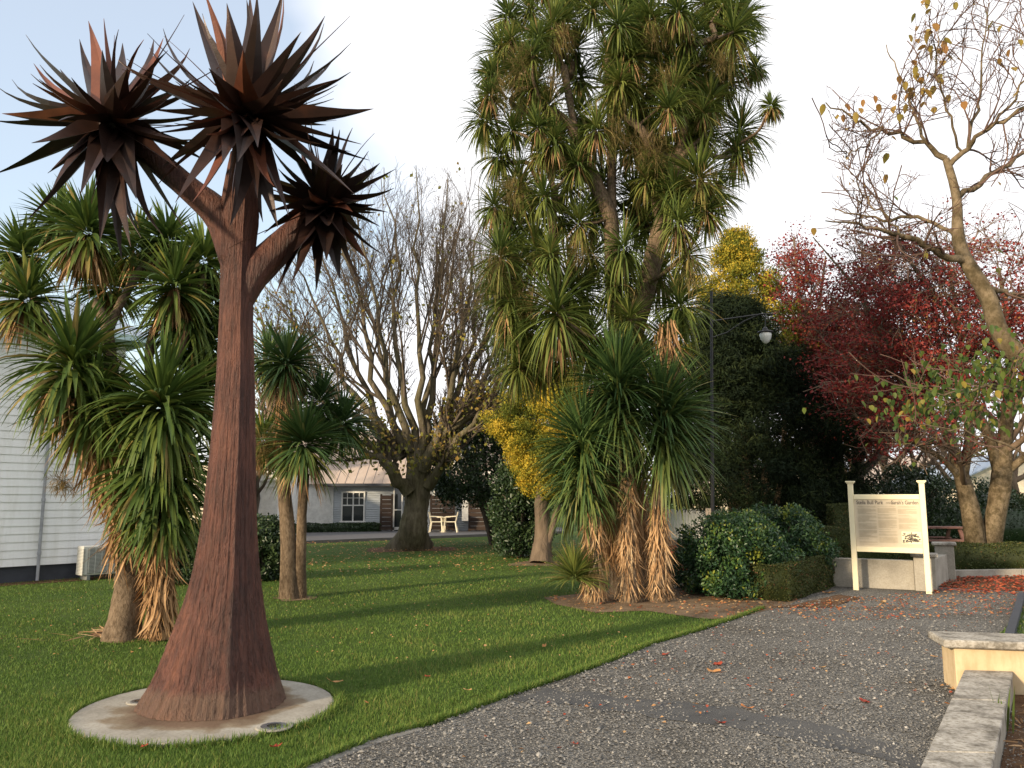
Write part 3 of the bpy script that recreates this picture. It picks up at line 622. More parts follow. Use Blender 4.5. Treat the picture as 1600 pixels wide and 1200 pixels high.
for (hp, Yh, scl), tl_ in zip(heads, tips):
    hc = at(*hp, Yh)
    hub = MB().lathe(hc, [(.02, -.12 * scl), (.09 * scl, -.08), (.12 * scl, 0), (.09 * scl, .08), (.02, .12 * scl)], 14).build('rosette', M['blade'], root)
    for (tx, ty, dep) in tl_:
        tip = at(tx, ty, Yh + dep * .85 * scl)
        d = tip - hc; ln = d.length * 1.0
        dn = d.normalized(); o = hc + dn * .05
        up = Vector((0, 0, 1)) if abs(dn.z) < .9 else Vector((rb.uniform(-1, 1), -1, 0)).normalized()
        side = dn.cross(up).normalized()
        side = (Matrix.Rotation(rb.uniform(-.5, .5), 3, dn) @ side)
        cv = rb.uniform(.15, .85) if dn.z > -.3 else rb.uniform(-.5, .6)
        u = side.cross(dn); d2 = (dn - u * cv * .46).normalized()
        wd = rb.uniform(.17, .29) * (1 if ln > .5 else .9) * (.9 if scl < 1 else 1)
        blade(hub, o, d2, ln * 1.02, wd, cv, side, 1 if rb.random() < .10 else rb.random() * .15)
    # thin ones seen edge on and the dense inner leaves
    for k in range(26):
        v = Vector((rb.gauss(0, 1), rb.gauss(0, 1), rb.gauss(0.25, 1))).normalized()
        ln = rb.uniform(.45, .78) * scl * 1.1; sd2 = v.cross(Vector((0, 0, 1)) if abs(v.z) < .9 else Vector((1, 0, 0))).normalized()
        blade(hub, hc + v * .05, v, ln, rb.uniform(.12, .19), rb.uniform(-.1, .8), sd2, rb.random() * .3 if rb.random() < .8 else 1)
    for k in range(9):
        v = Vector((rb.gauss(-.1, 1), rb.gauss(.3, 1), rb.gauss(.6, .7))).normalized()
        sd2 = v.cross(Vector((0, 0, 1)) if abs(v.z) < .9 else Vector((1, 0, 0))).normalized()
        blade(hub, hc + v * .05, v, rb.uniform(.85, 1.15) * scl, rb.uniform(.018, .03), rb.uniform(-.2, .4), sd2, .5)

# ================================================================== SIGN, CONCRETE WALL, HEDGES
sl_, sr_ = G(1338, 922), G(1452, 928); hS = 1.86
dx = (sr_ - sl_).normalized(); nx = Vector((dx.y, -dx.x, 0)); ang = math.atan2(dx.y, dx.x)
sg = empty('information_board', tuple(sl_), 'cream framed information board on two posts beside the low wall', 'sign')
for p in (sl_, sr_):
    po = MB().box(p + Vector((0, 0, (hS - .04) / 2)), (.085, .085, hS - .04), ang).build('post', M['sign_cream'], sg, bevel=.004)
    MB().box(p + Vector((0, 0, hS - .035)), (.115, .115, .02), ang).box(p + Vector((0, 0, hS - .013)), (.145, .145, .024), ang).build('post_cap', M['sign_cream'], po, bevel=.003)
wS = (sr_ - sl_).length; mid = (sl_ + sr_) / 2
zt, zb = 1.55, .73
MB().box(mid + Vector((0, 0, zt + .035)), (wS - .09, .06, .085), ang).build('top_rail', M['sign_cream'], sg, bevel=.003)
MB().box(mid + Vector((0, 0, zb - .035)), (wS - .09, .06, .085), ang).build('bottom_rail', M['sign_cream'], sg, bevel=.003)
pan = MB().box(mid + Vector((0, 0, (zt + zb) / 2 - .0025)), (wS - .09, .03, zt - zb - .013), ang).build('panel', M['sign_face'], sg)
Ms = Matrix.Translation(mid + nx * .0175) @ Matrix.Rotation(ang, 4, 'Z')
def on_sign(name, boxes, m, yoff=0):
    mb = MB()
    for (x, z, w, h) in boxes: mb.box((x, yoff, z), (w, .0012, h))
    me = mb.mesh(name, m); me.transform(Ms); return link(name, me, pan)
def text(s, size, x, z, m, bold=0, xs=1):
    cu = bpy.data.curves.new('heading_text', 'FONT'); cu.body = s; cu.size = size; cu.align_x = 'CENTER'; cu.align_y = 'CENTER'; cu.extrude = .0006; cu.offset = bold
    ob = bpy.data.objects.new('tmp', cu); COL.objects.link(ob); dg = bpy.context.evaluated_depsgraph_get()
    me = bpy.data.meshes.new_from_object(ob.evaluated_get(dg)); bpy.data.objects.remove(ob)
    me.transform(Ms @ Matrix.Translation((x, -.001, z)) @ Matrix.Rotation(R(90), 4, 'X') @ Matrix.Diagonal((xs, 1, 1, 1))); me.materials.clear(); me.materials.append(m)
    return link('heading_text', me, pan)
bpy.context.view_layer.update()
hw = (wS - .1) / 2
text('Stella Bull Park', .090, -hw * .52, zt - .062, M['print_dk'], .001, .78)
text('including', .030, 0.042, zt - .066, M['print_dk'], 0, .9)
text("Sarah's Garden", .090, hw * .56, zt - .062, M['print_dk'], .001, .76)
rs = random.Random(4); lines = []
for c in range(3):
    x0 = -hw + .05 + c * (2 * hw - .07) / 3; wcol = (2 * hw - .07) / 3 - .03; z = zt - .125
    while z > zb + .05:
        if c == 2 and z < zb + .32: break
        if rs.random() < .14: z -= .018; continue
        w = wcol * (1 if rs.random() < .8 else rs.uniform(.4, .8)); lines.append((x0 + w / 2, z, w, .0052)); z -= .0125
on_sign('print_lines', lines, M['print_lt'])
on_sign('photo_background', [(hw * .70, zb + .175, .30, .205)], M['sign_cream'])
ph = []
for k in range(150):
    x = rs.gauss(hw * .70, .08); z = rs.choice([zb + .125, zb + .16, zb + .205]) + rs.gauss(0, .014); w = rs.uniform(.008, .04); h = rs.uniform(.004, .02)
    if abs(x - hw * .70) + w / 2 > .145: continue
    ph.append((x, z, w, h))
ph += [(hw * .70, zb + .245, .012, .05), (hw * .70 + .03, zb + .225, .06, .02), (hw * .70 - .125, zb + .12, .03, .035), (hw * .70 - .125, zb + .09, .04, .014)]
on_sign('photo_print', ph, M['print_dk'], -.0016)

cw = empty('low_garden_wall', (7.0, 14.1, 0), 'low grey rendered wall with capped pillars behind the information board', 'wall')
A, B_, C_, D_ = Vector((6.15, 15.15, 0)), Vector((7.08, 14.02, 0)), Vector((8.35, 15.75, 0)), Vector((5.2, 16.4, 0))
def wallseg(a, b, h, t, nm='wall_panel'): 
    MB().bar(a + Vector((0, 0, h / 2)), b + Vector((0, 0, h / 2)), t, h).build(nm, M['concrete'], cw, bevel=.008)
A2 = Vector((5.75, 14.72, 0))
d1 = (B_ - A2).normalized(); wallseg(A2, B_ - d1 * .17, .50, .16)
d2 = (C_ - B_).normalized(); wallseg(B_ + d2 * .17, C_ - d2 * .17, .50, .14)
for p, h in ((B_, .57), (C_, .66)):
    pl = MB().box(p + Vector((0, 0, h / 2)), (.33, .33, h), math.atan2(d1.y, d1.x)).build('pillar', M['concrete'], cw, bevel=.008)
    MB().box(p + Vector((0, 0, h + .03)), (.42, .42, .055), math.atan2(d1.y, d1.x)).build('pillar_cap', M['lichen_concrete'], pl, bevel=.012)

def hedge(name, a, b, w, h, label, seed, n, z0=0, m='hedge_fol', size=.032, cat='hedge', group=None):
    """clipped hedge: twiggy green body and a dense skin of small leaves"""
    g = np.random.default_rng(seed); a = np.array([a[0], a[1]]); b = np.array([b[0], b[1]]); ln = np.linalg.norm(b - a); d = (b - a) / ln; s_ = np.array([-d[1], d[0]])
    mb = MB(); mb.box(((a[0] + b[0]) / 2, (a[1] + b[1]) / 2, z0 + (h - .05) / 2), (ln - .08, w - .08, h - .05), math.atan2(d[1], d[0]))
    me = mb.mesh('x', M[m]); cv = np.array([v.co for v in me.vertices]); cf = np.array([p.vertices for p in me.polygons])
    areas = np.array([w * ln, h * ln, h * ln, h * w, h * w]); face = g.choice(5, n, p=areas / areas.sum())
    u = g.uniform(-.5, .5, n); v = g.uniform(-.5, .5, n); dep = np.abs(g.normal(0, .02, n))
    bump = .018 * (np.sin(u * ln * 5) + np.sin(v * 11 + u * 4))
    L_ = np.where(face == 0, u * ln, np.where(face < 3, u * ln, np.where(face == 3, ln / 2 - dep + bump, -ln / 2 + dep + bump)))
    Wd = np.where(face == 0, v * w, np.where(face == 1, w / 2 - dep + bump, np.where(face == 2, -w / 2 + dep - bump, u * w)))
    Z = np.where(face == 0, h - dep + bump, (v + .5) * h)
    nb = np.zeros((n, 3)); nb[face == 0] = (0, 0, 1); nb[face == 1, :2] = s_; nb[face == 2, :2] = -s_; nb[face == 3, :2] = d; nb[face == 4, :2] = -d
    c = (a + b) / 2; P = np.stack([c[0] + d[0] * L_ + s_[0] * Wd, c[1] + d[1] * L_ + s_[1] * Wd, z0 + np.maximum(Z, .02)], 1)
    q = quads(P, size, g, nb, .7, .6, r=np.clip(g.normal(.5, .25, n), 0, 1))
    V, Fs, rr = merge([(cv, cf, np.full(len(cv), .3)), q])
    o = link(name, mesh_np(name, V, Fs, M[m], rr)); tag(o, label, cat, group); return o
hc1 = G(1234, 942); hc2 = Vector((6.05, 15.0, 0)); hc0 = G(1172, 934)
off = (hc2 - hc1).normalized(); offn = Vector((-off.y, off.x, 0))
hedge('clipped_hedge', hc1 + offn * .33 + off * .02, hc2 + offn * .33, .66, .56, 'low clipped box hedge running back to the grey wall', 31, 24000, size=.03)
hedge('clipped_hedge', (6.6, 17.6), (8.7, 17.6), .8, .93, 'darker clipped hedge behind the leafy shrub and information board', 32, 12000, size=.04)
hedge('clipped_hedge', (8.9, 17.35), (20, 18.6), .9, .58, 'long low hedge under the red maple beyond the kerb', 33, 26000, size=.04)
hedge('clipped_hedge', (10.3, 27), (24, 27.5), 1.2, 1.15, 'dark hedge beyond the picnic table lawn', 34, 12000, m='laurel', size=.07)
hedge('clipped_hedge', (7.3, 18.6), (7.85, 18.6), .5, 1.42, 'upright clipped hedge block behind the left sign post', 35, 6000, size=.04)

# ================================================================== RIGHT FOREGROUND WALLS
bw = empty('rendered_wall_end', (4.4, 7.0, 0), 'cream rendered wall end with lichened concrete cap', 'wall')
c1 = G(1500, 1088); c1 = Vector((3.66, 6.86, 0)); dd = Vector((1, -.22, 0)).normalized(); dn_ = Vector((-dd.y, dd.x, 0))
c2 = c1 + dd * 1.6
mb = MB(); mb.prism([c1, c2, c2 + dn_ * .36, c1 + dn_ * .36], 0, .36); mb.build('wall_body', M['render_cream'], bw, bevel=.008)
e1 = c1 - dd * .09 - dn_ * .05; e2 = c2; mb = MB(); mb.prism([e1, e2 - dn_ * .05, e2 + dn_ * .42, c1 - dd * .09 + dn_ * .42], .36, .425)
mb.build('cap_stone', M['lichen_concrete'], bw, bevel=.012)
lw = empty('low_sloping_wall', (3.0, 5.6, 0), 'low lichened concrete wall running towards the viewer', 'wall')
n1 = Vector((3.72, 6.82, 0)); n2 = Vector((4.06, 6.76, 0)); f1 = Vector((2.13, 4.40, 0)); f2 = Vector((2.47, 4.40, 0))
s1 = (f1 - n1).normalized(); f1 = f1 + s1 * 1.2; f2 = f2 + s1 * 1.2
mb = MB(); mb.prism([f1, f2, n2, n1], 0, .15); mb.build('wall_body', M['concrete'], lw)
n1t = n1 - Vector((.012, 0, 0)); n2t = n2 + Vector((.012, 0, 0)); f1t = f1 - Vector((.012, 0, 0)); f2t = f2 + Vector((.012, 0, 0))
for t0, t1 in ((0, .38), (.383, .72), (.723, 1)):
    mb = MB(); mb.prism([f1t.lerp(n1t, t0), f2t.lerp(n2t, t0), f2t.lerp(n2t, t1), f1t.lerp(n1t, t1)], .15, .19); mb.build('coping_stone', M['lichen_concrete'], lw, bevel=.006)
sheet('mulch_bed', [(f2.x, f2.y), (n2.x, n2.y - .02), (c2.x, c2.y - .02), (8, 5), (6, 1)], .012, M['litter_soil'], 'mulched planting bed beside the low concrete wall')
g = np.random.default_rng(77)
n = 2600; X = g.uniform(2.3, 5.6, n); Y = g.uniform(3.8, 6.8, n); k = pip(X, Y, [(f2.x + .05, f2.y), (n2.x + .05, n2.y - .05), (c2.x, c2.y - .05), (8, 5), (6, 1)]); X, Y = X[k], Y[k]; n = len(X)
a = g.uniform(0, 6.3, n)
V, F, r_ = ribbons(np.stack([X, Y, g.uniform(.015, .05, n)], 1), np.stack([np.cos(a), np.sin(a), g.uniform(-.1, .2, n)], 1), g.uniform(.04, .16, n), g.uniform(.006, .018, n), .1, g, n=2)
tag(link('mulch', mesh_np('mulch', V, F, M['skirt'], r_ * .6)), 'dry bark and leaf mulch in the corner bed', kind='stuff')
pb = at(1567, 1165, 5.75); pb.z = .02
n = 9; a = g.uniform(0, 6.3, n)
V, F, r_ = ribbons(np.repeat(np.array([[pb.x, pb.y, .01]]), n, 0) + g.normal(0, .025, (n, 3)) * [1, 1, 0], np.stack([np.cos(a) * .18, np.sin(a) * .18, np.ones(n)], 1), g.uniform(.16, .34, n), g.uniform(.022, .03, n), .15, g, n=5, r=np.full(n, .55))
tag(link('strap_leaf_plant', mesh_np('strap_leaf_plant', V, F, M['cab_leaf'], r_)), 'small plant with upright green strap leaves in the mulch', 'plant')

# ================================================================== CABBAGE TREES
def head_leaves(c, Ln, n, rng, lo=-.75, width=.045, droop=.55, squash=1, drop_dead=0, dead_len=1, r0=.0, base=.06, axis=None):
    c = np.array(list(c)); sz = rng.uniform(lo, 1, n); sz = np.sort(sz); a = rng.uniform(0, 2 * pi, n); h = np.sqrt(1 - sz ** 2)
    D = np.stack([h * np.cos(a), h * np.sin(a), sz], 1)
    if axis is not None: D = nrm(D + np.array(axis) * .35)
    P = c + D * base * np.array([1, 1, 1.2])
    P[:, 2] += sz * Ln * .12
    L_ = Ln * rng.uniform(.75, 1.12, n) * (1.0 - .18 * np.clip(sz, 0, 1))
    dr = droop * (.35 + .75 * np.clip(.75 - sz, 0, 2)) * rng.uniform(.55, 1.35, n)
    r = np.clip(rng.normal(.36, .17, n) + .30 * np.clip(-sz, 0, 1) + r0, 0, .93); r[rng.random(n) < .03] = .95
    out = [ribbons(P, D, L_, width * rng.uniform(.8, 1.2, n), dr, rng, n=6, r=r, fold=.3)]
    dead = None
    if drop_dead:
        m = drop_dead; a = rng.uniform(0, 2 * pi, m); D2 = np.stack([np.cos(a) * .45, np.sin(a) * .45, rng.uniform(-1, -.4, m)], 1)
        P2 = c + np.stack([np.cos(a) * .06, np.sin(a) * .06, rng.uniform(-Ln * .35 * dead_len, .0, m)], 1)
        dead = ribbons(P2, D2, Ln * dead_len * rng.uniform(.5, .95, m), width * .6 * rng.uniform(.6, 1.2, m), .8, rng, n=5, fold=.5, wob=.25)
    return out[0], dead
def skirt(p0, p1, rad0, rad1, n, Ln, rng, width=.028):
    """dead leaves hanging down a stem from p0 (top) to p1 (foot)"""
    p0 = np.array(list(p0)); p1 = np.array(list(p1)); t = rng.random(n) ** .9; a = rng.uniform(0, 2 * pi, n)
    rr_ = (rad0 * (1 - t) + rad1 * t) * rng.uniform(.55, 1.05, n)
    P = p0 + (p1 - p0) * t[:, None] + np.stack([np.cos(a) * rr_, np.sin(a) * rr_, 0 * a], 1)
    D = np.stack([np.cos(a) * .13, np.sin(a) * .13, -np.ones(n)], 1) + rng.normal(0, .12, (n, 3))
    L_ = np.minimum(Ln * rng.uniform(.4, 1.1, n), np.maximum((P[:, 2] - .01), .12) * 1.02)
    r = np.clip(rng.beta(2, 2, n) * .9 + .1 * t, 0, 1)
    V, F, R_ = ribbons(P, D, L_, width * rng.uniform(.4, 1.2, n), .35, rng, n=6, r=r, fold=.6, wob=.55)
    V[:, 2] = np.maximum(V[:, 2], .012 + .02 * rng.random(len(V)))
    return V, F, R_
def panicle(c, R0, n, rng, dirn=(0, 0, 0)):
    c = np.array(list(c)); D = nrm(rng.normal(size=(n, 3)) + np.array(dirn))
    return ribbons(np.repeat(c[None], n, 0) + D * rng.uniform(0, R0 * .7, (n, 1)), D + rng.normal(0, .5, (n, 3)), R0 * rng.uniform(.25, .7, n), np.full(n, .006), .4, rng, n=3)
def leaf_library(width, Ln, droop, mat, seed):
    g = np.random.default_rng(seed); lib = []
    for el in np.linspace(-.6, .93, 12):
        h = math.sqrt(1 - el * el)
        dr = droop * (.35 + .75 * max(.75 - el, 0)) * g.uniform(.7, 1.3)
        V, F, r = ribbons(np.array([[.06 * h, 0, .07 * el + Ln * .12 * el]]), np.array([[h, 0, el]]), np.array([Ln * (1 - .18 * max(el, 0))]), np.array([width * g.uniform(.9, 1.2)]), dr, g, n=6, r=np.array([np.clip(g.normal(.42, .15) + .25 * max(-el, 0), 0, .9)]), fold=.3)
        lib.append(mesh_np('leaf', V, F, mat, r))
    return lib
def leaf_objects(tuft, c, lib, n, rng, scale=1.0):
    for k in range(n):
        me = lib[rng.integers(len(lib))]; o = bpy.data.objects.new('leaf', me); COL.objects.link(o); o.parent = tuft
        a = rng.uniform(-pi, 0)            # the half that faces the lawn
        Mx = Matrix.Translation(Vector(c)) @ Matrix.Rotation(a, 4, 'Z') @ Matrix.Scale(scale * rng.uniform(.85, 1.12), 4)
        o.matrix_parent_inverse = tuft.matrix_parent_inverse.copy(); 
        o.matrix_basis = Mx
def trunk_obj(name, pts, rads, K, sides, m, parent, rng, rough=.05, flare=0):
    P, Rr = resample(pts, rads, K)
    V, F = tubes(P[None], Rr[None], sides); V = V.reshape(K, sides, 3); c = P[:, None]
    a = np.arange(sides) * 2 * pi / sides
    f = 1 + rng.normal(0, rough, (K, sides, 1)) * .6 + rough * np.sin(a * 3 + rng.uniform(0, 6))[None, :, None] + rough * np.sin(np.arange(K) * .7 + rng.uniform(0, 6))[:, None, None] * .5
    if flare:
        t = np.clip(1 - np.arange(K) / (K * .22), 0, 1)[:, None, None] ** 2; f = f + t * flare * (.5 + .5 * np.sin(a * 5 + 1)[None, :, None])
    V = c + (V - c) * f
    return link(name, mesh_np(name, V.reshape(-1, 3), F, m, smooth=True), parent)

rl = np.random.default_rng(101)
# ---- left, largest near tree
YL = 9.3
lt = empty('cabbage_tree', tuple(ctrees['left']), 'cabbage tree with hanging green and brown leaves beside the white weatherboard house', 'cabbage tree', rz=0)
trunk_obj('trunk', [at(190, 1000, YL - .0), at(196, 960, YL), at(206, 860, YL), at(205, 740, YL), at(192, 670, YL), at(178, 615, YL)], [.20, .165, .135, .11, .095, .085], 40, 22, M['cab_bark'], lt, rl, .05, .15)
trunk_obj('trunk', [at(214, 800, YL - .12), at(206, 700, YL - .12), at(196, 660, YL - .1), at(186, 630, YL)], [.10, .09, .08, .06], 14, 16, M['cab_bark'], lt, rl, .05)
trunk_obj('trunk', [at(252, 1000, YL - .05), at(250, 850, YL), at(248, 720, YL), at(250, 640, YL)], [.10, .09, .085, .07], 18, 14, M['cab_bark'], lt, rl)
for pts, rd_ in [([at(180, 620, YL), at(150, 580, YL), at(115, 555, YL + .1), at(90, 540, YL + .2)], [.085, .07, .06, .05]),
                 ([at(178, 618, YL), at(172, 560, YL), at(166, 505, YL), at(146, 470, YL)], [.085, .075, .065, .05]),
                 ([at(236, 600, YL + .3), at(232, 560, YL + .3), at(238, 520, YL + .3), at(265, 475, YL + .3)], [.055, .055, .05, .045]),
                 ([at(243, 595, YL + .1), at(262, 568, YL + .1), at(280, 545, YL + .2), at(300, 500, YL + .3), at(318, 430, YL + .3)], [.05, .055, .05, .045, .04]),
                 ([at(166, 520, YL), at(190, 470, YL + .4), at(225, 410, YL + .6), at(262, 375, YL + .7)], [.06, .05, .045, .04]),
                 ([at(100, 560, YL + .2), at(70, 500, YL + .4), at(50, 460, YL + .5)], [.05, .045, .04])]:
    trunk_obj('branch', pts, rd_, 14, 12, M['cab_bark'], lt, rl)
lib = leaf_library(.058, .78, .62, M['cab_leaf'], 3)
LH = [  # px, py, dY, leaf length, count, dead, individual leaves
 (136, 365, 0, .68, 230, 220, 36), (42, 470, .4, .62, 190, 120, 26), (34, 400, .9, .60, 170, 40, 0), (272, 450, .1, .66, 200, 60, 36),
 (112, 575, -.5, .85, 280, 120, 52), (252, 640, -.45, .90, 300, 0, 60), (262, 378, .7, .55, 170, 50, 10), (318, 410, .5, .62, 180, 30, 10),
 (318, 540, .8, .62, 190, 30, 0), (215, 390, 1.0, .55, 160, 60, 0), (90, 350, 1.1, .55, 150, 20, 0), (300, 620, .5, .75, 200, 0, 16), (330,480,.9,.6,150,0,0), (250, 735, -.3, .82, 300, 0, 20), (256, 800, -.25, .66, 220, 0, 0), (145, 640, -.35, .8, 220, 60, 20), (290, 500, .5, .7, 220, 0, 0), (170, 450, 1.2, .6, 160, 40, 0)]
for px, py, dy, ln, n_, dd_, io in LH:
    c = at(px, py, YL + dy); big = ln > .8
    lv, dead = head_leaves(c, ln * (1.0 if not big else 1.02), int(n_ * 1.25), rl, lo=-.8 if not big else -.9, width=.050 if not big else .056, droop=.62 if not big else .85, drop_dead=dd_, dead_len=1.0 if not big else .9, r0=.04)
    tf = link('leaf_tuft', mesh_np('leaf_tuft', *lv[:2], M['cab_leaf'], lv[2]), lt); tf['kind'] = 'stuff'
    if io: leaf_objects(tf, c, lib, io, rl, ln / .78)
    if dead is not None: link('dead_leaves', mesh_np('dead_leaves', *dead[:2], M['skirt'], dead[2] * .75), tf)['kind'] = 'stuff'
V, F, r_ = merge_ = (lambda L_: (L_[0], np.concatenate(L_[1]), L_[2]))(merge([
    skirt(at(250, 720, YL - .05), at(252, 990, YL - .05), .11, .12, 1300, .5, rl, .030),
    skirt(at(190, 610, YL - .2), at(202, 830, YL), .20, .10, 1300, .65, rl, .036),
    skirt(at(120, 600, YL - .3), at(190, 760, YL - .1), .22, .2, 350, .6, rl, .035)]))
link('dead_leaf_skirt', mesh_np('dead_leaf_skirt', V, F, M['skirt'], r_ * .85), lt)['kind'] = 'stuff'
V, F, r_ = panicle(at(97, 750, YL - .4), .22, 420, rl, (0, 0, -.6)); link('flower_stalks', mesh_np('flower_stalks', V, F, M['panicle'], r_ * .5 + .5), lt)['kind'] = 'stuff'
n = 150; a = rl.uniform(0, 6.3, n); b0 = ctrees['left']
V, F, r_ = ribbons(np.stack([b0.x + .2 + rl.normal(0, .33, n), b0.y - .1 + rl.normal(0, .2, n), rl.uniform(.02, .05, n)], 1), np.stack([np.cos(a), np.sin(a) * .6, rl.uniform(-.05, .1, n)], 1), rl.uniform(.15, .4, n), np.full(n, .02), .05, rl, n=3)
link('shed_leaves', mesh_np('shed_leaves', V, F, M['skirt'], r_), lt)['kind'] = 'stuff'

# ---- twin stemmed tree behind the sculpture
YT = 12.97
tw = empty('cabbage_tree', tuple(ctrees['twin']), 'twin stemmed cabbage tree between the steel sculpture and the bare tree', 'cabbage tree')
trunk_obj('trunk', [at(453, 937, YT), at(452, 880, YT), at(447, 800, YT), at(441, 740, YT), at(444, 660, YT), at(450, 590, YT)], [.17, .135, .11, .10, .10, .09], 30, 18, M['cab_bark'], tw, rl, .04, .1)
trunk_obj('trunk', [at(467, 936, YT + .05), at(470, 880, YT), at(472, 800, YT), at(476, 740, YT)], [.12, .085, .075, .08], 22, 16, M['cab_bark'], tw, rl, .04, .1)
for px, py, dy, ln, n_, m_, dd_, r0 in [(448, 570, .1, .78, 340, 'cab_dark', 140, 0), (474, 695, -.2, .88, 380, 'cab_dark', 60, .05), (535, 665, .5, .72, 260, 'cab_dark', 10, -.2), (500, 630, .5, .7, 200, 'cab_dark', 10, -.2), (410, 690, .3, .6, 160, 'cab_leaf', 120, .15), (420, 560, .5, .6, 150, 'cab_dark', 60, .1)]:
    lv, dead = head_leaves(at(px, py, YT + dy), ln, n_, rl, lo=-.8, width=.042, droop=.5, drop_dead=dd_, r0=r0)
    tf = link('leaf_tuft', mesh_np('leaf_tuft', *lv[:2], M[m_], lv[2]), tw); tf['kind'] = 'stuff'
    if dead is not None: link('dead_leaves', mesh_np('dead_leaves', *dead[:2], M['skirt'], dead[2] * .7), tf)['kind'] = 'stuff'
V, F, r_ = skirt(at(447, 610, YT), at(442, 700, YT), .15, .12, 300, .4, rl, .03); link('dead_leaf_skirt', mesh_np('dead_leaf_skirt', V, F, M['skirt'], r_ * .6), tw)['kind'] = 'stuff'
V, F, r_ = panicle(at(412, 700, YT), .4, 700, rl); link('flower_stalks', mesh_np('flower_stalks', V, F, M['panicle'], r_), tw)['kind'] = 'stuff'

# ---- three young cabbage trees with straw skirts in front of the tall one
YF = 12.45
FT = [(928, 935, (912, 690), 925, 755, .90, 'young cabbage tree with a straw skirt, leftmost of three', 420),
      (982, 938, (966, 600), 980, 735, 1.02, 'tallest young cabbage tree, its straw skirt between two others', 480),
      (1030, 934, (1036, 640), 1028, 775, 1.08, 'young cabbage tree with wide spiky head next to the shrub', 520)]
lib2 = leaf_library(.052, 1.0, .42, M['cab_dark'], 9)
for i_, (bx, by, (hx, hy), sx, sy, ln, lab, n_) in enumerate(FT):
    dY = (-.1, 0, .1)[i_]; b0 = at(bx, by, YF + dY); b0.z = 0
    tr = empty('cabbage_tree', tuple(b0), lab, 'cabbage tree', 'young cabbage trees with straw skirts')
    c = at(hx, hy, YF + dY - .05)
    trunk_obj('trunk', [b0, b0.lerp(at(sx, sy, YF + dY), .5), at(sx, sy, YF + dY), at(hx, hy + 25, YF + dY)], [.15, .12, .10, .07], 20, 14, M['cab_bark'], tr, rl, .04, .1)
    for k, (f, q, lo) in enumerate(((0, .85, -.45), (.30, .60, -.9), (.62, .40, -.95))):
        cc = c - Vector((0, 0, f)); lv, _ = head_leaves(cc, ln * (1 if k == 0 else .95), int(n_ * q), rl, lo=lo, width=.038, droop=.36 + .28 * k, r0=-.03 + .12 * k, base=.08)
        tf = link('leaf_tuft', mesh_np('leaf_tuft', *lv[:2], M['cab_dark'], lv[2]), tr); tf['kind'] = 'stuff'
        leaf_objects(tf, cc, lib2, 45, rl, ln)
    if i_ == 0:
        lv, _ = head_leaves(at(905, 770, YF), .75, 200, rl, lo=-.9, width=.04, droop=.7, r0=.1); tf = link('leaf_tuft', mesh_np('leaf_tuft', *lv[:2], M['cab_dark'], lv[2]), tr); tf['kind'] = 'stuff'
    V, F, r_ = skirt(at(sx, sy, YF + dY), b0 + Vector((0, 0, .15)), .09, .12, 1300, .5, rl, .024)
    link('straw_skirt', mesh_np('straw_skirt', V, F, M['skirt'], np.clip(r_ + .12, 0, 1)), tr)['kind'] = 'stuff'
sp_ = at(898, 925, YF - .3); sp_.z = .05
lv, _ = head_leaves(at(897, 905, YF - .3), .58, 260, rl, lo=-.1, width=.026, droop=.5, r0=.25)
V = lv[0]; V[:, 2] = np.maximum(V[:, 2], .01)
tag(link('cabbage_tree_sucker', mesh_np('cabbage_tree_sucker', V, lv[1], M['cab_tall'], lv[2])), 'low spiky tuft of green leaves at the foot of the straw skirts', 'plant')

# ---- the tall, many headed one
YG = 13.6; gr_ = np.random.default_rng(55)
tb = at(990, 925, YG); tb.z = 0
tall = empty('tall_cabbage_tree', tuple(tb), 'towering many headed cabbage tree rising out of the top of the view', 'cabbage tree')
HD = [(795,28,34),(842,62,36),(880,35,36),(868,75,34),(965,40,46),(1003,48,42),(1060,20,42),(1145,50,46),(1100,5,40),(772,112,36),(815,112,42),(832,88,34),(757,190,44),(780,245,48),(835,135,40),(860,165,44),(960,140,46),(992,145,48),(1062,115,46),(1088,108,42),(1130,130,44),(1020,215,48),(985,228,46),(1158,205,52),(1205,168,26),(1152,242,46),(1092,280,62),(1048,262,48),(942,290,54),(888,288,48),(905,250,44),(772,325,38),(830,345,56),(812,300,46),(782,402,52),(805,440,54),(890,455,78),(870,490,72),(1032,430,72),(1062,480,64),(822,520,58),(812,560,52),(1000,335,48),(932,205,46),(905,122,42),(1022,60,44),(925,15,42),(900,-25,40),(960,-30,44),(1040,-40,42),(850,-30,38),(1110,60,44),(1180,110,30),(925,400,56),(975,390,50),(1105,330,44),(765,150,30),(795,470,50),(920,540,62),(860,400,48),(1075,400,52),(1090,210,44),(1045,170,44),(905,350,46),(800,205,38),(985,500,50),(1045,540,58),(770,440,36),(845,240,40),(1120,300,40),(950,90,40),(1075,60,40), (850,560,60),(1000,560,56),(905,180,40),(875,225,40),(1010,280,44),(1060,350,46),(960,450,50),(1000,10,40),(1130,10,36),(880,340,44),(930,340,44),(1040,310,44),(1110,160,42),(1030,110,42),(985,90,40),(830,20,36),(815,170,38),(840,200,38),(800,370,42),(850,310,40),(1085,150,40)]
heads3 = []
for px, py, rr0 in HD:
    u = min(1, abs(px - 965) / 230); dy = gr_.uniform(-1, 1) * 1.25 * math.sqrt(max(0, 1 - u * u * .8))
    heads3.append((at(px, py, YG + dy), rr0 * gr_.uniform(.85, 1.25)))
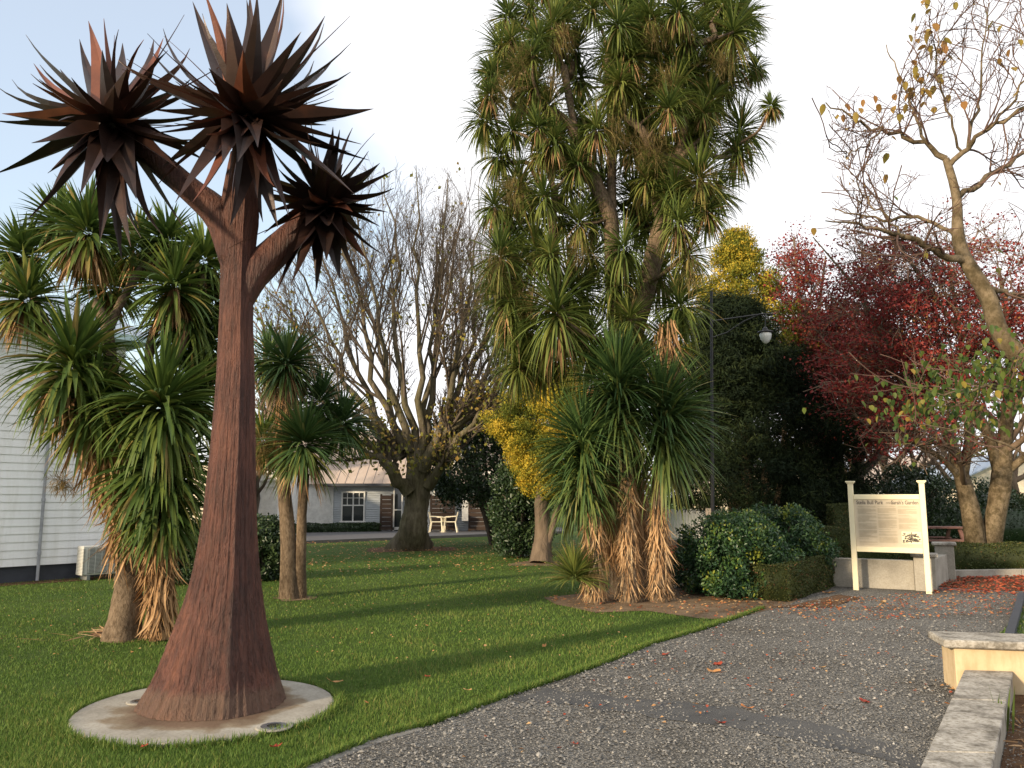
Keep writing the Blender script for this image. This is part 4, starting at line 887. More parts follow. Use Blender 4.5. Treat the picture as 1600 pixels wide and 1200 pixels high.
while len(heads3) < 150:
    px, py = gr_.uniform(760, 1180), gr_.uniform(-40, 590); wd_ = 205 if py < 300 else 205 - (py - 300) * .22
    if abs(px - (968 - max(0, py - 300) * .12)) > wd_ or (px > 1080 and py > 330): continue
    if 845 < px < 880 and 60 < py < 200: continue
    u = min(1, abs(px - 965) / 230); heads3.append((at(px, py, YG + gr_.uniform(-.9, 1.4) * math.sqrt(max(0, 1 - u * u * .8))), gr_.uniform(30, 58)))
# skeleton: every head joins the nearest lower wood, thickness follows what it carries
nodes = [dict(p=Vector((tb.x, tb.y, 0)), par=-1), dict(p=at(975, 750, YG), par=0), dict(p=at(968, 570, YG), par=1), dict(p=at(957, 440, YG - .3), par=2), dict(p=at(955, 340, YG - .3), par=3),
         dict(p=at(1008, 450, YG), par=2), dict(p=at(1035, 350, YG + .1), par=5), dict(p=at(905, 545, YG + .2), par=2), dict(p=at(866, 440, YG + .3), par=7), dict(p=at(862, 330, YG), par=8),
         dict(p=at(1060, 250, YG), par=6), dict(p=at(900, 215, YG - .2), par=4), dict(p=at(955, 200, YG + .4), par=4), dict(p=at(990, 220, YG + .6), par=6), dict(p=at(825, 250, YG), par=9),
         dict(p=at(1080, 130, YG), par=10), dict(p=at(880, 100, YG), par=11), dict(p=at(1000, 90, YG), par=13), dict(p=at(950, 80, YG), par=12)]
order = sorted(range(len(heads3)), key=lambda k: (heads3[k][0] - nodes[2]['p']).length)
tips_ = {}
for k in order:
    h = heads3[k][0]; best = None
    for q, nd in enumerate(nodes):
        if q < 2 or q in tips_.values(): continue
        d = h - nd['p']; cost = d.length + (1.2 * max(0, -d.z + .15))
        if best is None or cost < best[0]: best = (cost, q)
    q = best[1]; p0 = nodes[q]['p']; mid_ = p0.lerp(h, .55) + Vector((gr_.normal(0, .12), gr_.normal(0, .12), -.18 * (h - p0).length * .6))
    nodes.append(dict(p=mid_, par=q)); nodes.append(dict(p=h - Vector((0, 0, .0)), par=len(nodes) - 1)); tips_[k] = len(nodes) - 1
cnt = [0] * len(nodes)
for k, q in tips_.items():
    while q >= 0: cnt[q] += 1; q = nodes[q]['par']
rad_ = [.024 * max(1, c) ** .47 for c in cnt]; rad_[0] = .42; rad_[1] = .28; rad_[2] = .24
kids = {}
for q, nd in enumerate(nodes): kids.setdefault(nd['par'], []).append(q)
def chain(q):
    out = [q]
    while q in kids:
        q = max(kids[q], key=lambda z: cnt[z]); out.append(q)
    return out
stack = [0]; first = True
while stack:
    q = stack.pop(); ch = chain(q)
    for z in ch:
        for k in kids.get(z, []):
            if k not in ch: stack.append(k)
    ids = ([nodes[q]['par']] if nodes[q]['par'] >= 0 else []) + ch
    if len(ids) < 2: continue
    rs_ = [rad_[z] for z in ids]; 
    if nodes[q]['par'] >= 0: rs_[0] = rs_[1] * 1.1
    trunk_obj('trunk' if first else 'branch', [nodes[z]['p'] for z in ids], rs_, max(7, 5 * len(ids)), 16 if first else 8, M['cab_bark'], tall, gr_, .05)
    first = False
for (c, rr0) in heads3:
    ln = rr0 / (FOC / c.y) * 1.25
    lv, dead = head_leaves(c, ln, int(120 + rr0 * 1.5), gr_, lo=-.95, width=.027 + .010 * (rr0 > 62), droop=gr_.uniform(.45, 1.3), base=.035, drop_dead=int(gr_.choice([0, 0, 15, 45])), r0=gr_.uniform(-.1, .18))
    tf = link('leaf_tuft', mesh_np('leaf_tuft', *lv[:2], M['cab_tall'], lv[2]), tall); tf['kind'] = 'stuff'
    if dead is not None: link('dead_leaves', mesh_np('dead_leaves', *dead[:2], M['skirt'], dead[2] * .6), tf)['kind'] = 'stuff'
ps = []
for px, py, rr0 in [(770, 430, 50), (800, 300, 40), (1025, 245, 42), (1095, 295, 40), (1000, 235, 40), (960, 215, 36), (815, 100, 40), (790, 150, 45), (1020, 60, 34), (830, 480, 40), (880, 60, 30), (1130, 100, 32), (865, 130, 30), (1040, 130, 34), (900, 400, 40), (1080, 430, 36)]:
    ps.append(panicle(at(px, py, YG - 1.0), rr0 / 92, 330, gr_, (0, 0, .3)))
V, F, r_ = merge(ps); link('flower_stalks', mesh_np('flower_stalks', V, np.concatenate(F), M['panicle'], r_), tall)['kind'] = 'stuff'
sk = [skirt(at(1040, 500, YG - .8), at(1042, 590, YG - .8), .16, .13, 260, .7, gr_, .03), skirt(at(940, 590, YG - .5), at(925, 700, YG - .5), .2, .15, 400, .8, gr_, .03), skirt(at(965, 700, YG - .2), at(980, 850, YG - .2), .4, .35, 900, .8, gr_, .03)]
V, F, r_ = merge(sk); link('dead_leaf_skirt', mesh_np('dead_leaf_skirt', V, np.concatenate(F), M['skirt'], r_ * .8), tall)['kind'] = 'stuff'

# ================================================================== BROADLEAF TREES
def tree_obj(name, base, label, cat, group=None): return empty(name, tuple(base), label, cat, group)
# ---- bare fan shaped tree
YO = 24.2; ro = np.random.default_rng(71)
oak = tree_obj('bare_tree', ctrees['oak'], 'broad bare tree with fan of upswept branches on the lawn', 'tree')
ob = ctrees['oak']
trunk_obj('trunk', [Vector((ob.x, ob.y, -.05)), at(645, 835, YO), at(650, 800, YO), at(655, 760, YO), at(655, 725, YO), at(655, 700, YO)], [.66, .44, .36, .36, .38, .22], 44, 36, M['oak_bark'], oak, ro, .045, .22)
limb_px = [(408, 440), (425, 540), (440, 370), (815, 470), (480, 350), (510, 300), (550, 280), (600, 262), (650, 258), (700, 270), (760, 300), (785, 340), (800, 400), (790, 470), (800, 540), (560, 400), (690, 360), (745, 420)]
LP = []; LR = []
for k, (tx, ty) in enumerate(limb_px):
    dyy = ro.uniform(-2.6, 2.6); s0 = at(655 + (tx - 640) * .16, 735 - ro.uniform(0, 35), YO + dyy * .12)
    e = at(tx, ty, YO + dyy); m1 = s0.lerp(e, .3) + Vector(((e.x - s0.x) * .08, 0, -.15)); m2 = s0.lerp(e, .62) + Vector(((e.x - s0.x) * .03, 0, .0))
    P, Rr = resample([s0, m1, m2, e], [.14, .085, .045, .010], 12, ro, .09); LP.append(P); LR.append(Rr)
for pts, rr0 in [([at(640, 770, YO - .3), at(610, 730, YO - .7), at(590, 712, YO - .8), at(560, 700, YO - 1), at(530, 690, YO - 1.2)], [.22, .17, .13, .08, .03]), ([at(668, 760, YO - .2), at(690, 720, YO - .5), at(715, 690, YO - .6), at(745, 655, YO - .8), at(770, 630, YO - 1)], [.2, .12, .1, .07, .03]),
                 ([at(662, 735, YO - .3), at(690, 680, YO - .4), at(720, 655, YO - .5), at(760, 645, YO - .5), at(815, 620, YO - .6)], [.2, .14, .1, .06, .03])]:
    P, Rr = resample(pts, rr0, 12, ro, .05); LP.append(P); LR.append(Rr)
LP = np.array(LP); LR = np.array(LR)
for P, Rr in zip(LP, LR):
    V, F = tubes(P[None], Rr[None], 9); link('limb', mesh_np('limb', V, F, M['oak_bark'], smooth=True), oak)
def keepo(E):
    x, y = proj(E); return (((x - 615) / 228) ** 2 + ((y - 500) / 268) ** 2 < ro.uniform(.8, 1.12, len(x))) & (E[:, 2] > 2.2)
b1, r1 = grow(LP, LR, 9, .18, .5, .50, ro, 7, (0, 0, .16), .07, .5, .3, keep=keepo)
b2, r2 = grow(b1, r1, 7, .15, .5, .5, ro, 5, (0, 0, .14), .09, .6, .35, keep=keepo)
b3, r3 = grow(b2, r2, 6, .15, .55, .55, ro, 4, (0, 0, .12), .12, .7, .5, keep=keepo)
b4, r4 = grow(b3, r3, 4, .2, .6, .55, ro, 3, (0, 0, .1), .12, .8, .6, keep=keepo)
r2 = np.maximum(r2, .006); r3 = np.maximum(r3, .0042); r4 = np.maximum(r4, .0032)
A_ = tubes(b1, np.maximum(r1, .012), 5); B2 = tubes(b2, r2, 3); C2 = tubes(b3, r3, 3)
V, F, _ = merge([A_, B2, C2, tubes(b4, r4, 3)]); o = link('branches', mesh_np('branches', V, np.concatenate(F), M['twig_dark']), oak); o['kind'] = 'stuff'
# remaining leaves, most on the low sprays
e = b3.reshape(-1, 3); x, y = proj(e); wgt = np.clip(.03 + .16 * ((y > 600) & (np.abs(x - 640) > 30)) + .08 * (y > 450), 0, 1)
e = e[ro.random(len(e)) < wgt * .35]; e = np.repeat(e, 3, 0) + ro.normal(0, .12, (len(e) * 3, 3))
ex = np.array([list(at(px, py, YO - 1.0)) for px, py in [(610, 725), (600, 690), (665, 690), (700, 715), (705, 690), (650, 720), (580, 700), (560, 680), (545, 715), (590, 650)]])
ex = np.repeat(ex, 50, 0) + ro.normal(0, 1, (500, 3)) * np.array([.42, .4, .26])
e = np.concatenate([e, ex]); V, F, r_ = quads(e, .13, ro, asp=.75); link('leaves', mesh_np('leaves', V, F, M['oak_leaf'], r_), oak)['kind'] = 'stuff'
print('oak twigs', len(b1), len(b2), len(b3), 'leaves', len(e))

# ---- red maples
def maple(base, limbs, env, seed, label, leafm, n1, n2, n3, nl, size, dens=None, bark='maple_bark', Y0=20, lr=.16):
    g = np.random.default_rng(seed); t = tree_obj('maple_tree', base, label, 'maple tree')
    LP = []; LR = []
    for pts, rr0 in limbs:
        rr0 = [q_ * (.72 if seed == 81 else 1) for q_ in rr0]
        P, Rr = resample(pts, rr0, 16, g, .03); LP.append(P); LR.append(Rr)
        trunk_obj('limb' if rr0[0] < lr else 'trunk', pts, rr0, 26, 18 if rr0[0] > lr else 8, M[bark], t, g, .05)
    keep = lambda E: env(*proj(E), g) & (E[:, 2] > 1.6)
    LP = np.array(LP); LR = np.array(LR)
    a, ra = grow(LP, LR, n1, .3, .5, .8, g, 6, (0, 0, .03), .14, .45, .3, keep=keep, absL=2.4)
    b, rb_ = grow(a, ra, n2, .2, .5, .75, g, 5, (0, 0, .0), .16, .6, .4, keep=keep, absL=1.1)
    c, rc = grow(b, rb_, n3, .15, .5, .7, g, 3, (0, 0, -.02), .18, .7, .5, keep=keep, absL=.5)
    V, F, _ = merge([tubes(a, np.maximum(ra, .014), 5), tubes(b, np.maximum(rb_, .009), 3), tubes(c, np.maximum(rc, .006), 3)])
    link('branches', mesh_np('branches', V, np.concatenate(F), M['twig']), t)['kind'] = 'stuff'
    e = np.concatenate([c[:, 1], c[:, 2], b[:, 3]]); x, y = proj(e)
    if dens is not None:
        k = g.random(len(e)) < dens(x, y); e = e[k]
    # flat layered sprays
    P = np.repeat(e, nl, 0) + g.normal(0, 1, (len(e) * nl, 3)) * np.array([.20, .20, .05])
    V, F, r_ = quads(P, size, g, np.array([0, 0, 1.]), .8, .8, r=np.clip(np.repeat(g.normal(.45, .2, len(e)), nl) + g.normal(0, .15, len(P)), 0, 1))
    link('leaves', mesh_np('leaves', V, F, M[leafm], r_), t)['kind'] = 'stuff'
    print(label, len(a), len(b), len(c), 'leaves', len(P)); return t
YM = 20.0
def env1(x, y, g): return (((x - 1500) / 270) ** 2 + ((y - 530) / 225) ** 2 < g.uniform(.75, 1.15, len(x))) & (y < 735 + (x < 1500) * 20) 
mb_ = at(1535, 856, YM); mb_.z = 0
maple(mb_, [([at(1527, 866, YM), at(1518, 800, YM), at(1503, 745, YM), at(1490, 700, YM), at(1468, 655, YM), at(1425, 610, YM), at(1370, 560, YM)], [.34, .30, .25, .17, .13, .09, .04]),
            ([at(1545, 866, YM + .1), at(1556, 800, YM), at(1566, 750, YM), at(1568, 700, YM), at(1575, 640, YM), at(1580, 540, YM), at(1560, 420, YM)], [.36, .32, .34, .26, .2, .12, .04]),
            ([at(1503, 745, YM), at(1515, 690, YM), at(1510, 620, YM), at(1500, 520, YM), at(1480, 400, YM)], [.2, .16, .13, .09, .03]),
            ([at(1560, 735, YM), at(1545, 680, YM), at(1520, 630, YM), at(1480, 560, YM), at(1440, 480, YM)], [.2, .17, .13, .09, .04]),
            ([at(1500, 745, YM), at(1470, 715, YM - .3), at(1430, 690, YM - .5), at(1390, 690, YM - .8), at(1340, 680, YM - 1)], [.13, .09, .07, .05, .02]),
            ([at(1570, 740, YM), at(1600, 715, YM - .3), at(1650, 700, YM - .5), at(1700, 640, YM)], [.14, .12, .09, .04]),
            ([at(1575, 660, YM), at(1620, 560, YM), at(1670, 480, YM + .3)], [.15, .1, .04]),
            ([at(1440, 620, YM), at(1390, 540, YM), at(1330, 440, YM + .4), at(1270, 370, YM + .5)], [.09, .07, .05, .02]),
            ([at(1500, 520, YM), at(1430, 420, YM - .4), at(1370, 340, YM - .5)], [.09, .06, .02])],
      env1, 81, 'red maple with two pale trunks rising behind the low hedge', 'maple_leaf', 14, 8, 6, 9, .072,
      dens=lambda x, y: np.clip(.42 + .5 * ((y > 440) & (y < 640)) + .25 * (x < 1420) - .3 * (y < 380) - .3 * (y > 660), .06, 1) * (.12 + 1.0 * (np.sin(x * .045 + 1) * np.sin(y * .075 + x * .012) + .4 * np.sin(x * .11 + y * .09) > -.42)), Y0=YM)
YD = 27
def env2(x, y, g): return (((x - 1320) / 130) ** 2 + ((y - 615) / 165) ** 2 < g.uniform(.75, 1.2, len(x))) & (y < 760)
mb2 = at(1318, 830, YD); mb2.z = 0
maple(mb2, [([mb2, at(1308, 780, YD), at(1305, 700, YD), at(1290, 600, YD), at(1260, 520, YD)], [.32, .28, .24, .15, .05]),
            ([mb2 + Vector((.9, 0, 0)), at(1338, 780, YD), at(1342, 700, YD), at(1350, 600, YD), at(1330, 480, YD)], [.28, .24, .2, .14, .05]),
            ([at(1340, 745, YD), at(1375, 710, YD), at(1400, 620, YD), at(1420, 560, YD)], [.16, .12, .08, .04]),
            ([at(1305, 720, YD), at(1270, 670, YD), at(1240, 600, YD)], [.14, .1, .04]), ([at(1305, 700, YD), at(1320, 600, YD), at(1300, 470, YD)], [.14, .1, .04])],
      env2, 82, 'dense maroon maple with dark trunks behind the left sign post', 'maple_dark', 16, 9, 7, 10, .10, bark='twig_dark', Y0=YD)
def env3(x, y, g): return (((x - 1246) / 52) ** 2 + ((y - 445) / 105) ** 2 < g.uniform(.7, 1.2, len(x)))
YE = 25.5; mb3 = at(1262, 840, YE); mb3.z = 0
maple(mb3, [([mb3, at(1262, 740, YE), at(1262, 600, YE), at(1250, 480, YE), at(1240, 370, YE)], [.2, .18, .14, .08, .03]), ([at(1262, 600, YE), at(1225, 520, YE), at(1200, 440, YE)], [.1, .07, .03]), ([at(1258, 560, YE), at(1280, 480, YE), at(1290, 400, YE)], [.1, .06, .03])],
      env3, 83, 'slender maple with thin red tips beside the golden topped conifer', 'maple_leaf', 12, 7, 5, 6, .085, bark='twig', Y0=YE)

# ---- conifers
def blobs(P, nper, rad, size, g, m, up=.3, asp=.45, rm=.5, rs=.2, flat_=1.0):
    """tufted foliage: many small sprays in clumps"""
    n = len(P) * nper; d = nrm(g.normal(size=(n, 3))); rr = rad * g.random((n, 1)) ** .45; C_ = np.repeat(P, nper, 0)
    Q = C_ + d * rr * np.array([1, 1, flat_])
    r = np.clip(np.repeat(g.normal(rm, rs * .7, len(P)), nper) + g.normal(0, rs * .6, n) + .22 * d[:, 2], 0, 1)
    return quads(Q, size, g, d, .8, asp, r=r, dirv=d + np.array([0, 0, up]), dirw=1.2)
def shell(c, rx, ry, h, prof, n, g, inner=.25):
    """clump centres over a lumpy crown: prof(t) gives radius fraction for height fraction t"""
    t = g.random(n); a = g.uniform(0, 2 * pi, n); f = np.array([prof(q) for q in t]) * (1 + .16 * np.sin(3 * a + t * 7) + .10 * np.sin(7 * a - t * 17)) * np.where(g.random(n) < inner, g.uniform(.2, .85, n), g.uniform(.9, 1.04, n))
    return np.stack([c[0] + rx * f * np.cos(a), c[1] + ry * f * np.sin(a), c[2] + t * h], 1)
rc = np.random.default_rng(91)
KM = .68
# golden conifer, mid distance
gb = ctrees['gold']; gt = tree_obj('golden_conifer', gb, 'golden yellow conifer with bare reddish trunk behind the straw skirts', 'conifer')
trunk_obj('trunk', [gb, at(848, 840, 19.8), at(846, 780, 19.8), at(855, 730, 19.9)], [.27, .2, .17, .13], 24, 14, M['conifer_bark'], gt, rc, .05, .2)
trunk_obj('branch', [at(850, 870, 19.7), at(862, 830, 19.7), at(876, 770, 19.8), at(885, 720, 19.9)], [.09, .08, .07, .05], 14, 8, M['conifer_bark'], gt, rc)
cb = at(862, 770, 20.1)
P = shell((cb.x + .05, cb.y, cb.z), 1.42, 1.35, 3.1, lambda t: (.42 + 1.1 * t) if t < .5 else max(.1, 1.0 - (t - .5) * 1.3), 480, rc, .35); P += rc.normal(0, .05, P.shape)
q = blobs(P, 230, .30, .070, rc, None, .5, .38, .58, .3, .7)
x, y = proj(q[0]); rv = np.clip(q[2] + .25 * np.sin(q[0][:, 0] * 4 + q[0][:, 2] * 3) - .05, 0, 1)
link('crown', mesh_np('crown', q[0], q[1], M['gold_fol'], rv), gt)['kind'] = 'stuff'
# big dark conifer
YC = 22.5; db = at(1180, 835, YC); db.z = 0; dk = tree_obj('dark_conifer', db, 'large dark green conifer behind the lamp post', 'conifer')
for (bx, tx, w_) in ((1175, 1165, .2), (1192, 1198, .16), (1158, 1130, .13), (1200, 1225, .12), (1150, 1150, .12)):
    p0 = at(bx, 835, YC); p0.z = 0; trunk_obj('trunk', [p0, at((bx + tx) / 2, 790, YC), at(tx, 720, YC), at(tx, 600, YC)], [w_, w_ * .85, w_ * .7, w_ * .4], 14, 10, M['conifer_bark'], dk, rc)
cb = at(1192, 790, YC)
P = shell((cb.x, cb.y, cb.z), 2.5, 2.0, 5.75, lambda t: (.88 + 1.0 * t if t < .12 else max(.05, 1 - ((t - .12) / .95) ** 1.5)) * (1 + .13 * sin(t * 21)), 950, rc, .4); P[:, 0] -= (P[:, 2] - cb.z) * .12; P += rc.normal(0, .14, P.shape)
q = blobs(P, 170, .50, .16, rc, None, -.5, .17, .45, .3, .6); link('crown', mesh_np('crown', q[0], q[1], M['dark_fol'], q[2]), dk)['kind'] = 'stuff'
# golden topped conifer behind it
YB = 26; bb = at(1165, 830, YB); bb.z = 0; g2 = tree_obj('golden_conifer', bb, 'tall golden topped conifer showing above the dark conifer', 'conifer')
trunk_obj('trunk', [bb, at(1165, 600, YB), at(1163, 400, YB)], [.3, .2, .05], 14, 10, M['conifer_bark'], g2, rc)
cb = at(1162, 620, YB)
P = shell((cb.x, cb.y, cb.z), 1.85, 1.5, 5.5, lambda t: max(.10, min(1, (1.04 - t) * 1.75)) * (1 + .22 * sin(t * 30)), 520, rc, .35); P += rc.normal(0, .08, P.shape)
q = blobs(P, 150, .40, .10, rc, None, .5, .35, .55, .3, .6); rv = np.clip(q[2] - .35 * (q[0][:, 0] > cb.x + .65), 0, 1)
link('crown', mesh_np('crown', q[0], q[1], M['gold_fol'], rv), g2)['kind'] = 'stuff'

# ---- dark broadleaf behind the golden conifer, shrubs
def bush(name, c, rx, ry, h, n, nper, rad, size, m, label, seed, cat='shrub', prof=None, z0=0, asp=.5, stem=True, rm=.5, sprays=True):
    g = np.random.default_rng(seed); prof = prof or (lambda t: math.sqrt(max(.05, 1 - (abs(t - .42) / .62) ** 2.2)))
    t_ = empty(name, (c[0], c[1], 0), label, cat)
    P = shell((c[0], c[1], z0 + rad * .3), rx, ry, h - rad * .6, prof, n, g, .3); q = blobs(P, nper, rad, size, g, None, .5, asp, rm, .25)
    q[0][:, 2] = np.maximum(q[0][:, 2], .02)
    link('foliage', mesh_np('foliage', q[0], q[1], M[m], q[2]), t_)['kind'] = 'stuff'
    if stem:
        k = 9; a = g.uniform(0, 6.3, k); S0 = np.stack([c[0] + .06 * np.cos(a), c[1] + .06 * np.sin(a), 0 * a], 1); E = np.stack([c[0] + rx * .75 * np.cos(a), c[1] + ry * .75 * np.sin(a), z0 + h * g.uniform(.45, .9, k)], 1)
        P = S0[:, None] + (E - S0)[:, None] * np.linspace(0, 1, 6)[None, :, None]; P[:, 1:-1, 2] += .1 * h; Rr = np.linspace(.03, .008, 6)[None] * np.ones((k, 1)) * max(1, h / 1.6)
        V, F = tubes(P, Rr, 5); link('stems', mesh_np('stems', V, F, M['twig_dark']), t_)
    return t_
p = at(812, 868, 21.6); bush('evergreen_bush', (p.x, p.y), .62, .6, 2.6, 260, 70, .26, .10, 'laurel', 'dark glossy bush left of the golden conifer trunk', 41)
p = at(770, 800, 27); bush('evergreen_tree', (p.x, p.y), 2.0, 1.6, 3.6, 420, 60, .40, .13, 'laurel', 'loose dark evergreen in front of the house balcony', 42, 'tree', z0=1.3)
p = at(412, 905, 15.9); bush('round_bush', (p.x, p.y), .50, .5, 1.17, 240, 70, .17, .075, 'laurel', 'rounded dark green bush right behind the steel sculpture', 43)
p = at(300, 912, 15.2); bush('round_bush', (p.x, p.y), .50, .45, 1.05, 200, 70, .17, .075, 'laurel', 'dark bush showing between left cabbage tree and sculpture', 44)
p = at(1150, 935, 13.3); bush('leafy_shrub', (p.x, p.y), .78, .62, 1.30, 330, 90, .17, .062, 'shrub_fol', 'bright green leafy shrub behind the clipped box hedge', 45, asp=.5)
p = at(1222, 905, 14.8); bush('leafy_shrub', (p.x, p.y), .75, .7, 1.38, 300, 90, .18, .062, 'shrub_fol', 'second leafy green shrub nearer the information board', 46, asp=.5)
p = at(1095, 920, 14.2); bush('low_shrub', (p.x, p.y), .45, .4, .75, 120, 80, .15, .05, 'shrub_fol', 'small low shrub right of the straw skirts', 47, rm=.3)
for (px, py, Y, rx, h, m, lab, sd) in [(1255, 830, 24, 1.4, 2.0, 'shrub_fol', 'pale green shrub under the dark conifer edge', 51), (1225, 830, 25.5, 1.0, 1.6, 'hedge_fol', 'mid green shrub beneath the dark conifer', 52), (1290, 830, 22.5, .6, 1.6, 'hedge_fol', 'shrub beside the maroon maple trunks', 53),
                                      (1425, 830, 27, 1.5, 2.6, 'laurel', 'dark camellia shrub behind the information board', 54), (1500, 830, 29, 2.0, 2.2, 'laurel', 'dark rounded shrub left of the pale maple trunks', 55), (1600, 830, 32, 1.6, 1.6, 'hedge_fol', 'thin green shrub in front of the gabled house', 56), (1395, 820, 34, 2.2, 2.2, 'laurel', 'distant dark shrub behind the board top rail', 57)]:
    p = at(px, py, Y); bush('background_shrub', (p.x, p.y), rx, rx * .8, h, 220, 50, .28, .11, m, lab, sd)

# ---- bare branching tree leaning in from the right
YR = 6.9; rr4 = np.random.default_rng(61)
rt = tree_obj('leaning_bare_tree', Vector((7.2, 7.6, 0)), 'nearly bare pale branched tree leaning in from the right edge', 'tree')
q1 = [(1545, 461, 35), (1500, 396, 29), (1494, 350, 24), (1498, 318, 20), (1484, 265, 17), (1478, 248, 15)]
def pw(L_, dY=None): 
    pts = []; rs_ = []
    for i, (px, py, w) in enumerate(L_):
        Y = YR + (dY[i] if dY else 0); pts.append(at(px, py, Y)); rs_.append(w / 2 * (Y * 1.03) / FOC)
    return pts, rs_
main = [Vector((7.2, 7.6, 0)), Vector((6.4, 7.35, .9)), Vector((5.3, 7.0, 2.05))]
pm, rm_ = pw([(1600, 562, 42), (1560, 525, 39)] + q1)
trunk_obj('trunk', main + pm, [.20, .15, .10] + [q_ * .70 for q_ in rm_], 60, 18, M['maple_bark'], rt, rr4, .045)
limbs = [([(1480, 252, 14), (1450, 233, 11), (1418, 212, 9), (1385, 205, 8), (1345, 196, 6), (1315, 175, 4), (1290, 160, 2.5)], None),
         ([(1478, 255, 13), (1508, 228, 11), (1540, 205, 9), (1575, 185, 8), (1610, 165, 7), (1660, 130, 4)], [0, -.1, -.2, -.3, -.4, -.5]),
         ([(1500, 315, 13), (1530, 285, 11), (1560, 265, 10), (1600, 240, 8), (1660, 200, 5)], [0, .1, .3, .4, .5]),
         ([(1508, 412, 18), (1480, 400, 15), (1450, 385, 13), (1415, 365, 11), (1375, 362, 8), (1330, 350, 5), (1290, 345, 2.5)], [0, -.1, -.25, -.3, -.4, -.5, -.6]),
         ([(1490, 370, 10), (1460, 345, 8), (1425, 335, 8), (1385, 345, 6), (1340, 335, 4), (1300, 325, 2)], [0, .1, .2, .3, .5, .6]),
         ([(1545, 455, 14), (1575, 455, 10), (1610, 468, 8), (1650, 470, 5)], [0, .1, .2, .3]),
         ([(1505, 228, 8), (1520, 190, 7), (1530, 150, 6), (1535, 100, 4), (1540, 50, 3), (1545, 5, 2)], [0, 0, .1, .1, .2, .2]),
         ([(1445, 230, 7), (1430, 190, 6), (1420, 150, 5), (1400, 110, 3), (1385, 70, 2)], [0, .1, .2, .2, .3]),
         ([(1560, 200, 7), (1590, 150, 5), (1605, 100, 4), (1600, 40, 2)], [-.2, -.3, -.4, -.4]),
         ([(1490, 232, 6), (1480, 180, 5), (1465, 130, 4), (1460, 80, 2.5), (1470, 30, 2)], [0, -.2, -.3, -.4, -.4]),
         ([(1410, 362, 6), (1370, 330, 4), (1340, 290, 3), (1320, 260, 2)], [-.3, -.2, -.1, 0]),
         ([(1380, 205, 5), (1350, 230, 3.5), (1320, 240, 2.5), (1295, 230, 1.6)], [0, -.2, -.3, -.4]),
         ([(1660, 640, 10), (1600, 612, 7), (1540, 606, 6), (1490, 618, 4), (1440, 605, 2.5)], [-.6, -.7, -.8, -.9, -1]),
         ([(1660, 630, 9), (1600, 606, 6), (1550, 608, 5), (1500, 580, 3), (1470, 560, 2)], [-.3, -.5, -.6, -.7, -.8]),
         ([(1640, 740, 6), (1590, 700, 4.5), (1540, 680, 4), (1480, 668, 3), (1400, 650, 2)], [-.8, -.9, -1.0, -1.1, -1.2])]
LP = []; LR = []; wood = [resample(main + pm, [1] * (3 + len(pm)), 80)[0]]
for l_, dY in limbs:
    pts, rs_ = pw(l_, dY); rs_ = [q_ * .72 for q_ in rs_]
    if l_[0][0] < 1620:
        allw = np.concatenate(wood); s0 = allw[np.argmin(np.linalg.norm(allw - np.array(list(pts[0])), axis=1))]; pts[0] = Vector(s0)
    P, Rr = resample(pts, rs_, 16, rr4, .014); LP.append(P); LR.append(Rr); wood.append(P)
    V, F = tubes(P[None], Rr[None], 10); link('limb', mesh_np('limb', V, F, M['maple_bark'], smooth=True), rt)
LP = np.array(LP); LR = np.array(LR)
keepr = lambda E: (lambda x, y: ((y < 520) | (rr4.random(len(x)) < .42)) & (x > 1262 + rr4.uniform(0, 50, len(x))) & ((y < 480) | (y > 520)) & (y < 700) & ~((y < 130) & (x < 1400 - (y - 130) * .2)))(*proj(E))
a, ra = grow(LP, LR, 12, .15, .5, .75, rr4, 7, (-.0, 0, .08), .17, .5, .35, keep=keepr, absL=.6)
b, rb_ = grow(a, ra, 5, .2, .5, .75, rr4, 5, (0, 0, .08), .2, .65, .5, keep=keepr, absL=.28)
c, rcx = grow(b, rb_, 3, .3, .5, .7, rr4, 3, (0, 0, .05), .25, .7, .6, keep=keepr, absL=.12)
V, F, _ = merge([tubes(a, np.maximum(ra, .0048), 5), tubes(b, np.maximum(rb_, .0031), 4), tubes(c, np.maximum(rcx, .0021), 3)])
link('twigs', mesh_np('twigs', V, np.concatenate(F), M['twig_red']), rt)['kind'] = 'stuff'
# big hanging leaves: few in the air, a drift of green ones on the low boughs
e = c[:, 2]; x, y = proj(e)
top = e[(y < 300) & (rr4.random(len(e)) < np.where((y < 180) & (x < 1480), .30, .05))]; low = e[(y > 530) & (y < 690) & (rr4.random(len(e)) < .12)]; mid_ = e[(y >= 260) & (y <= 500) & (rr4.random(len(e)) < .015)]
def hang(P, size, g, r):
    n = len(P); D = nrm(g.normal(size=(n, 3)) * .5 + np.array([0, 0, -1.1])); return ribbons(P, D, size * g.uniform(.6, 1.2, n), size * g.uniform(.55, .75, n), .3, g, n=4, r=r, fold=.25, base_w=.5)
lf = [hang(top, .085, rr4, rr4.uniform(.55, 1, len(top))), hang(mid_, .075, rr4, rr4.uniform(.2, 1, len(mid_))), hang(low, .06, rr4, rr4.uniform(0, .8, len(low)))]
gc = [(1500, 605), (1545, 580), (1590, 595), (1465, 630), (1600, 570), (1520, 620), (1560, 560), (1450, 610), (1480, 650)]
P = np.array([list(at(*gc[rr4.integers(len(gc))], YR - .6)) for _ in range(760)]) + rr4.normal(0, 1, (760, 3)) * np.array([.24, .3, .13])
lf.append(hang(P, .062, rr4, np.clip(rr4.normal(.20, .24, 760), 0, 1)))
small = e[rr4.random(len(e)) < .12]; s2 = quads(small, .028, rr4, r=rr4.uniform(.5, 1, len(small)))
V, F, r_ = merge(lf); link('leaves', mesh_np('leaves', V, np.concatenate(F), M['cat_leaf'], r_), rt)['kind'] = 'stuff'
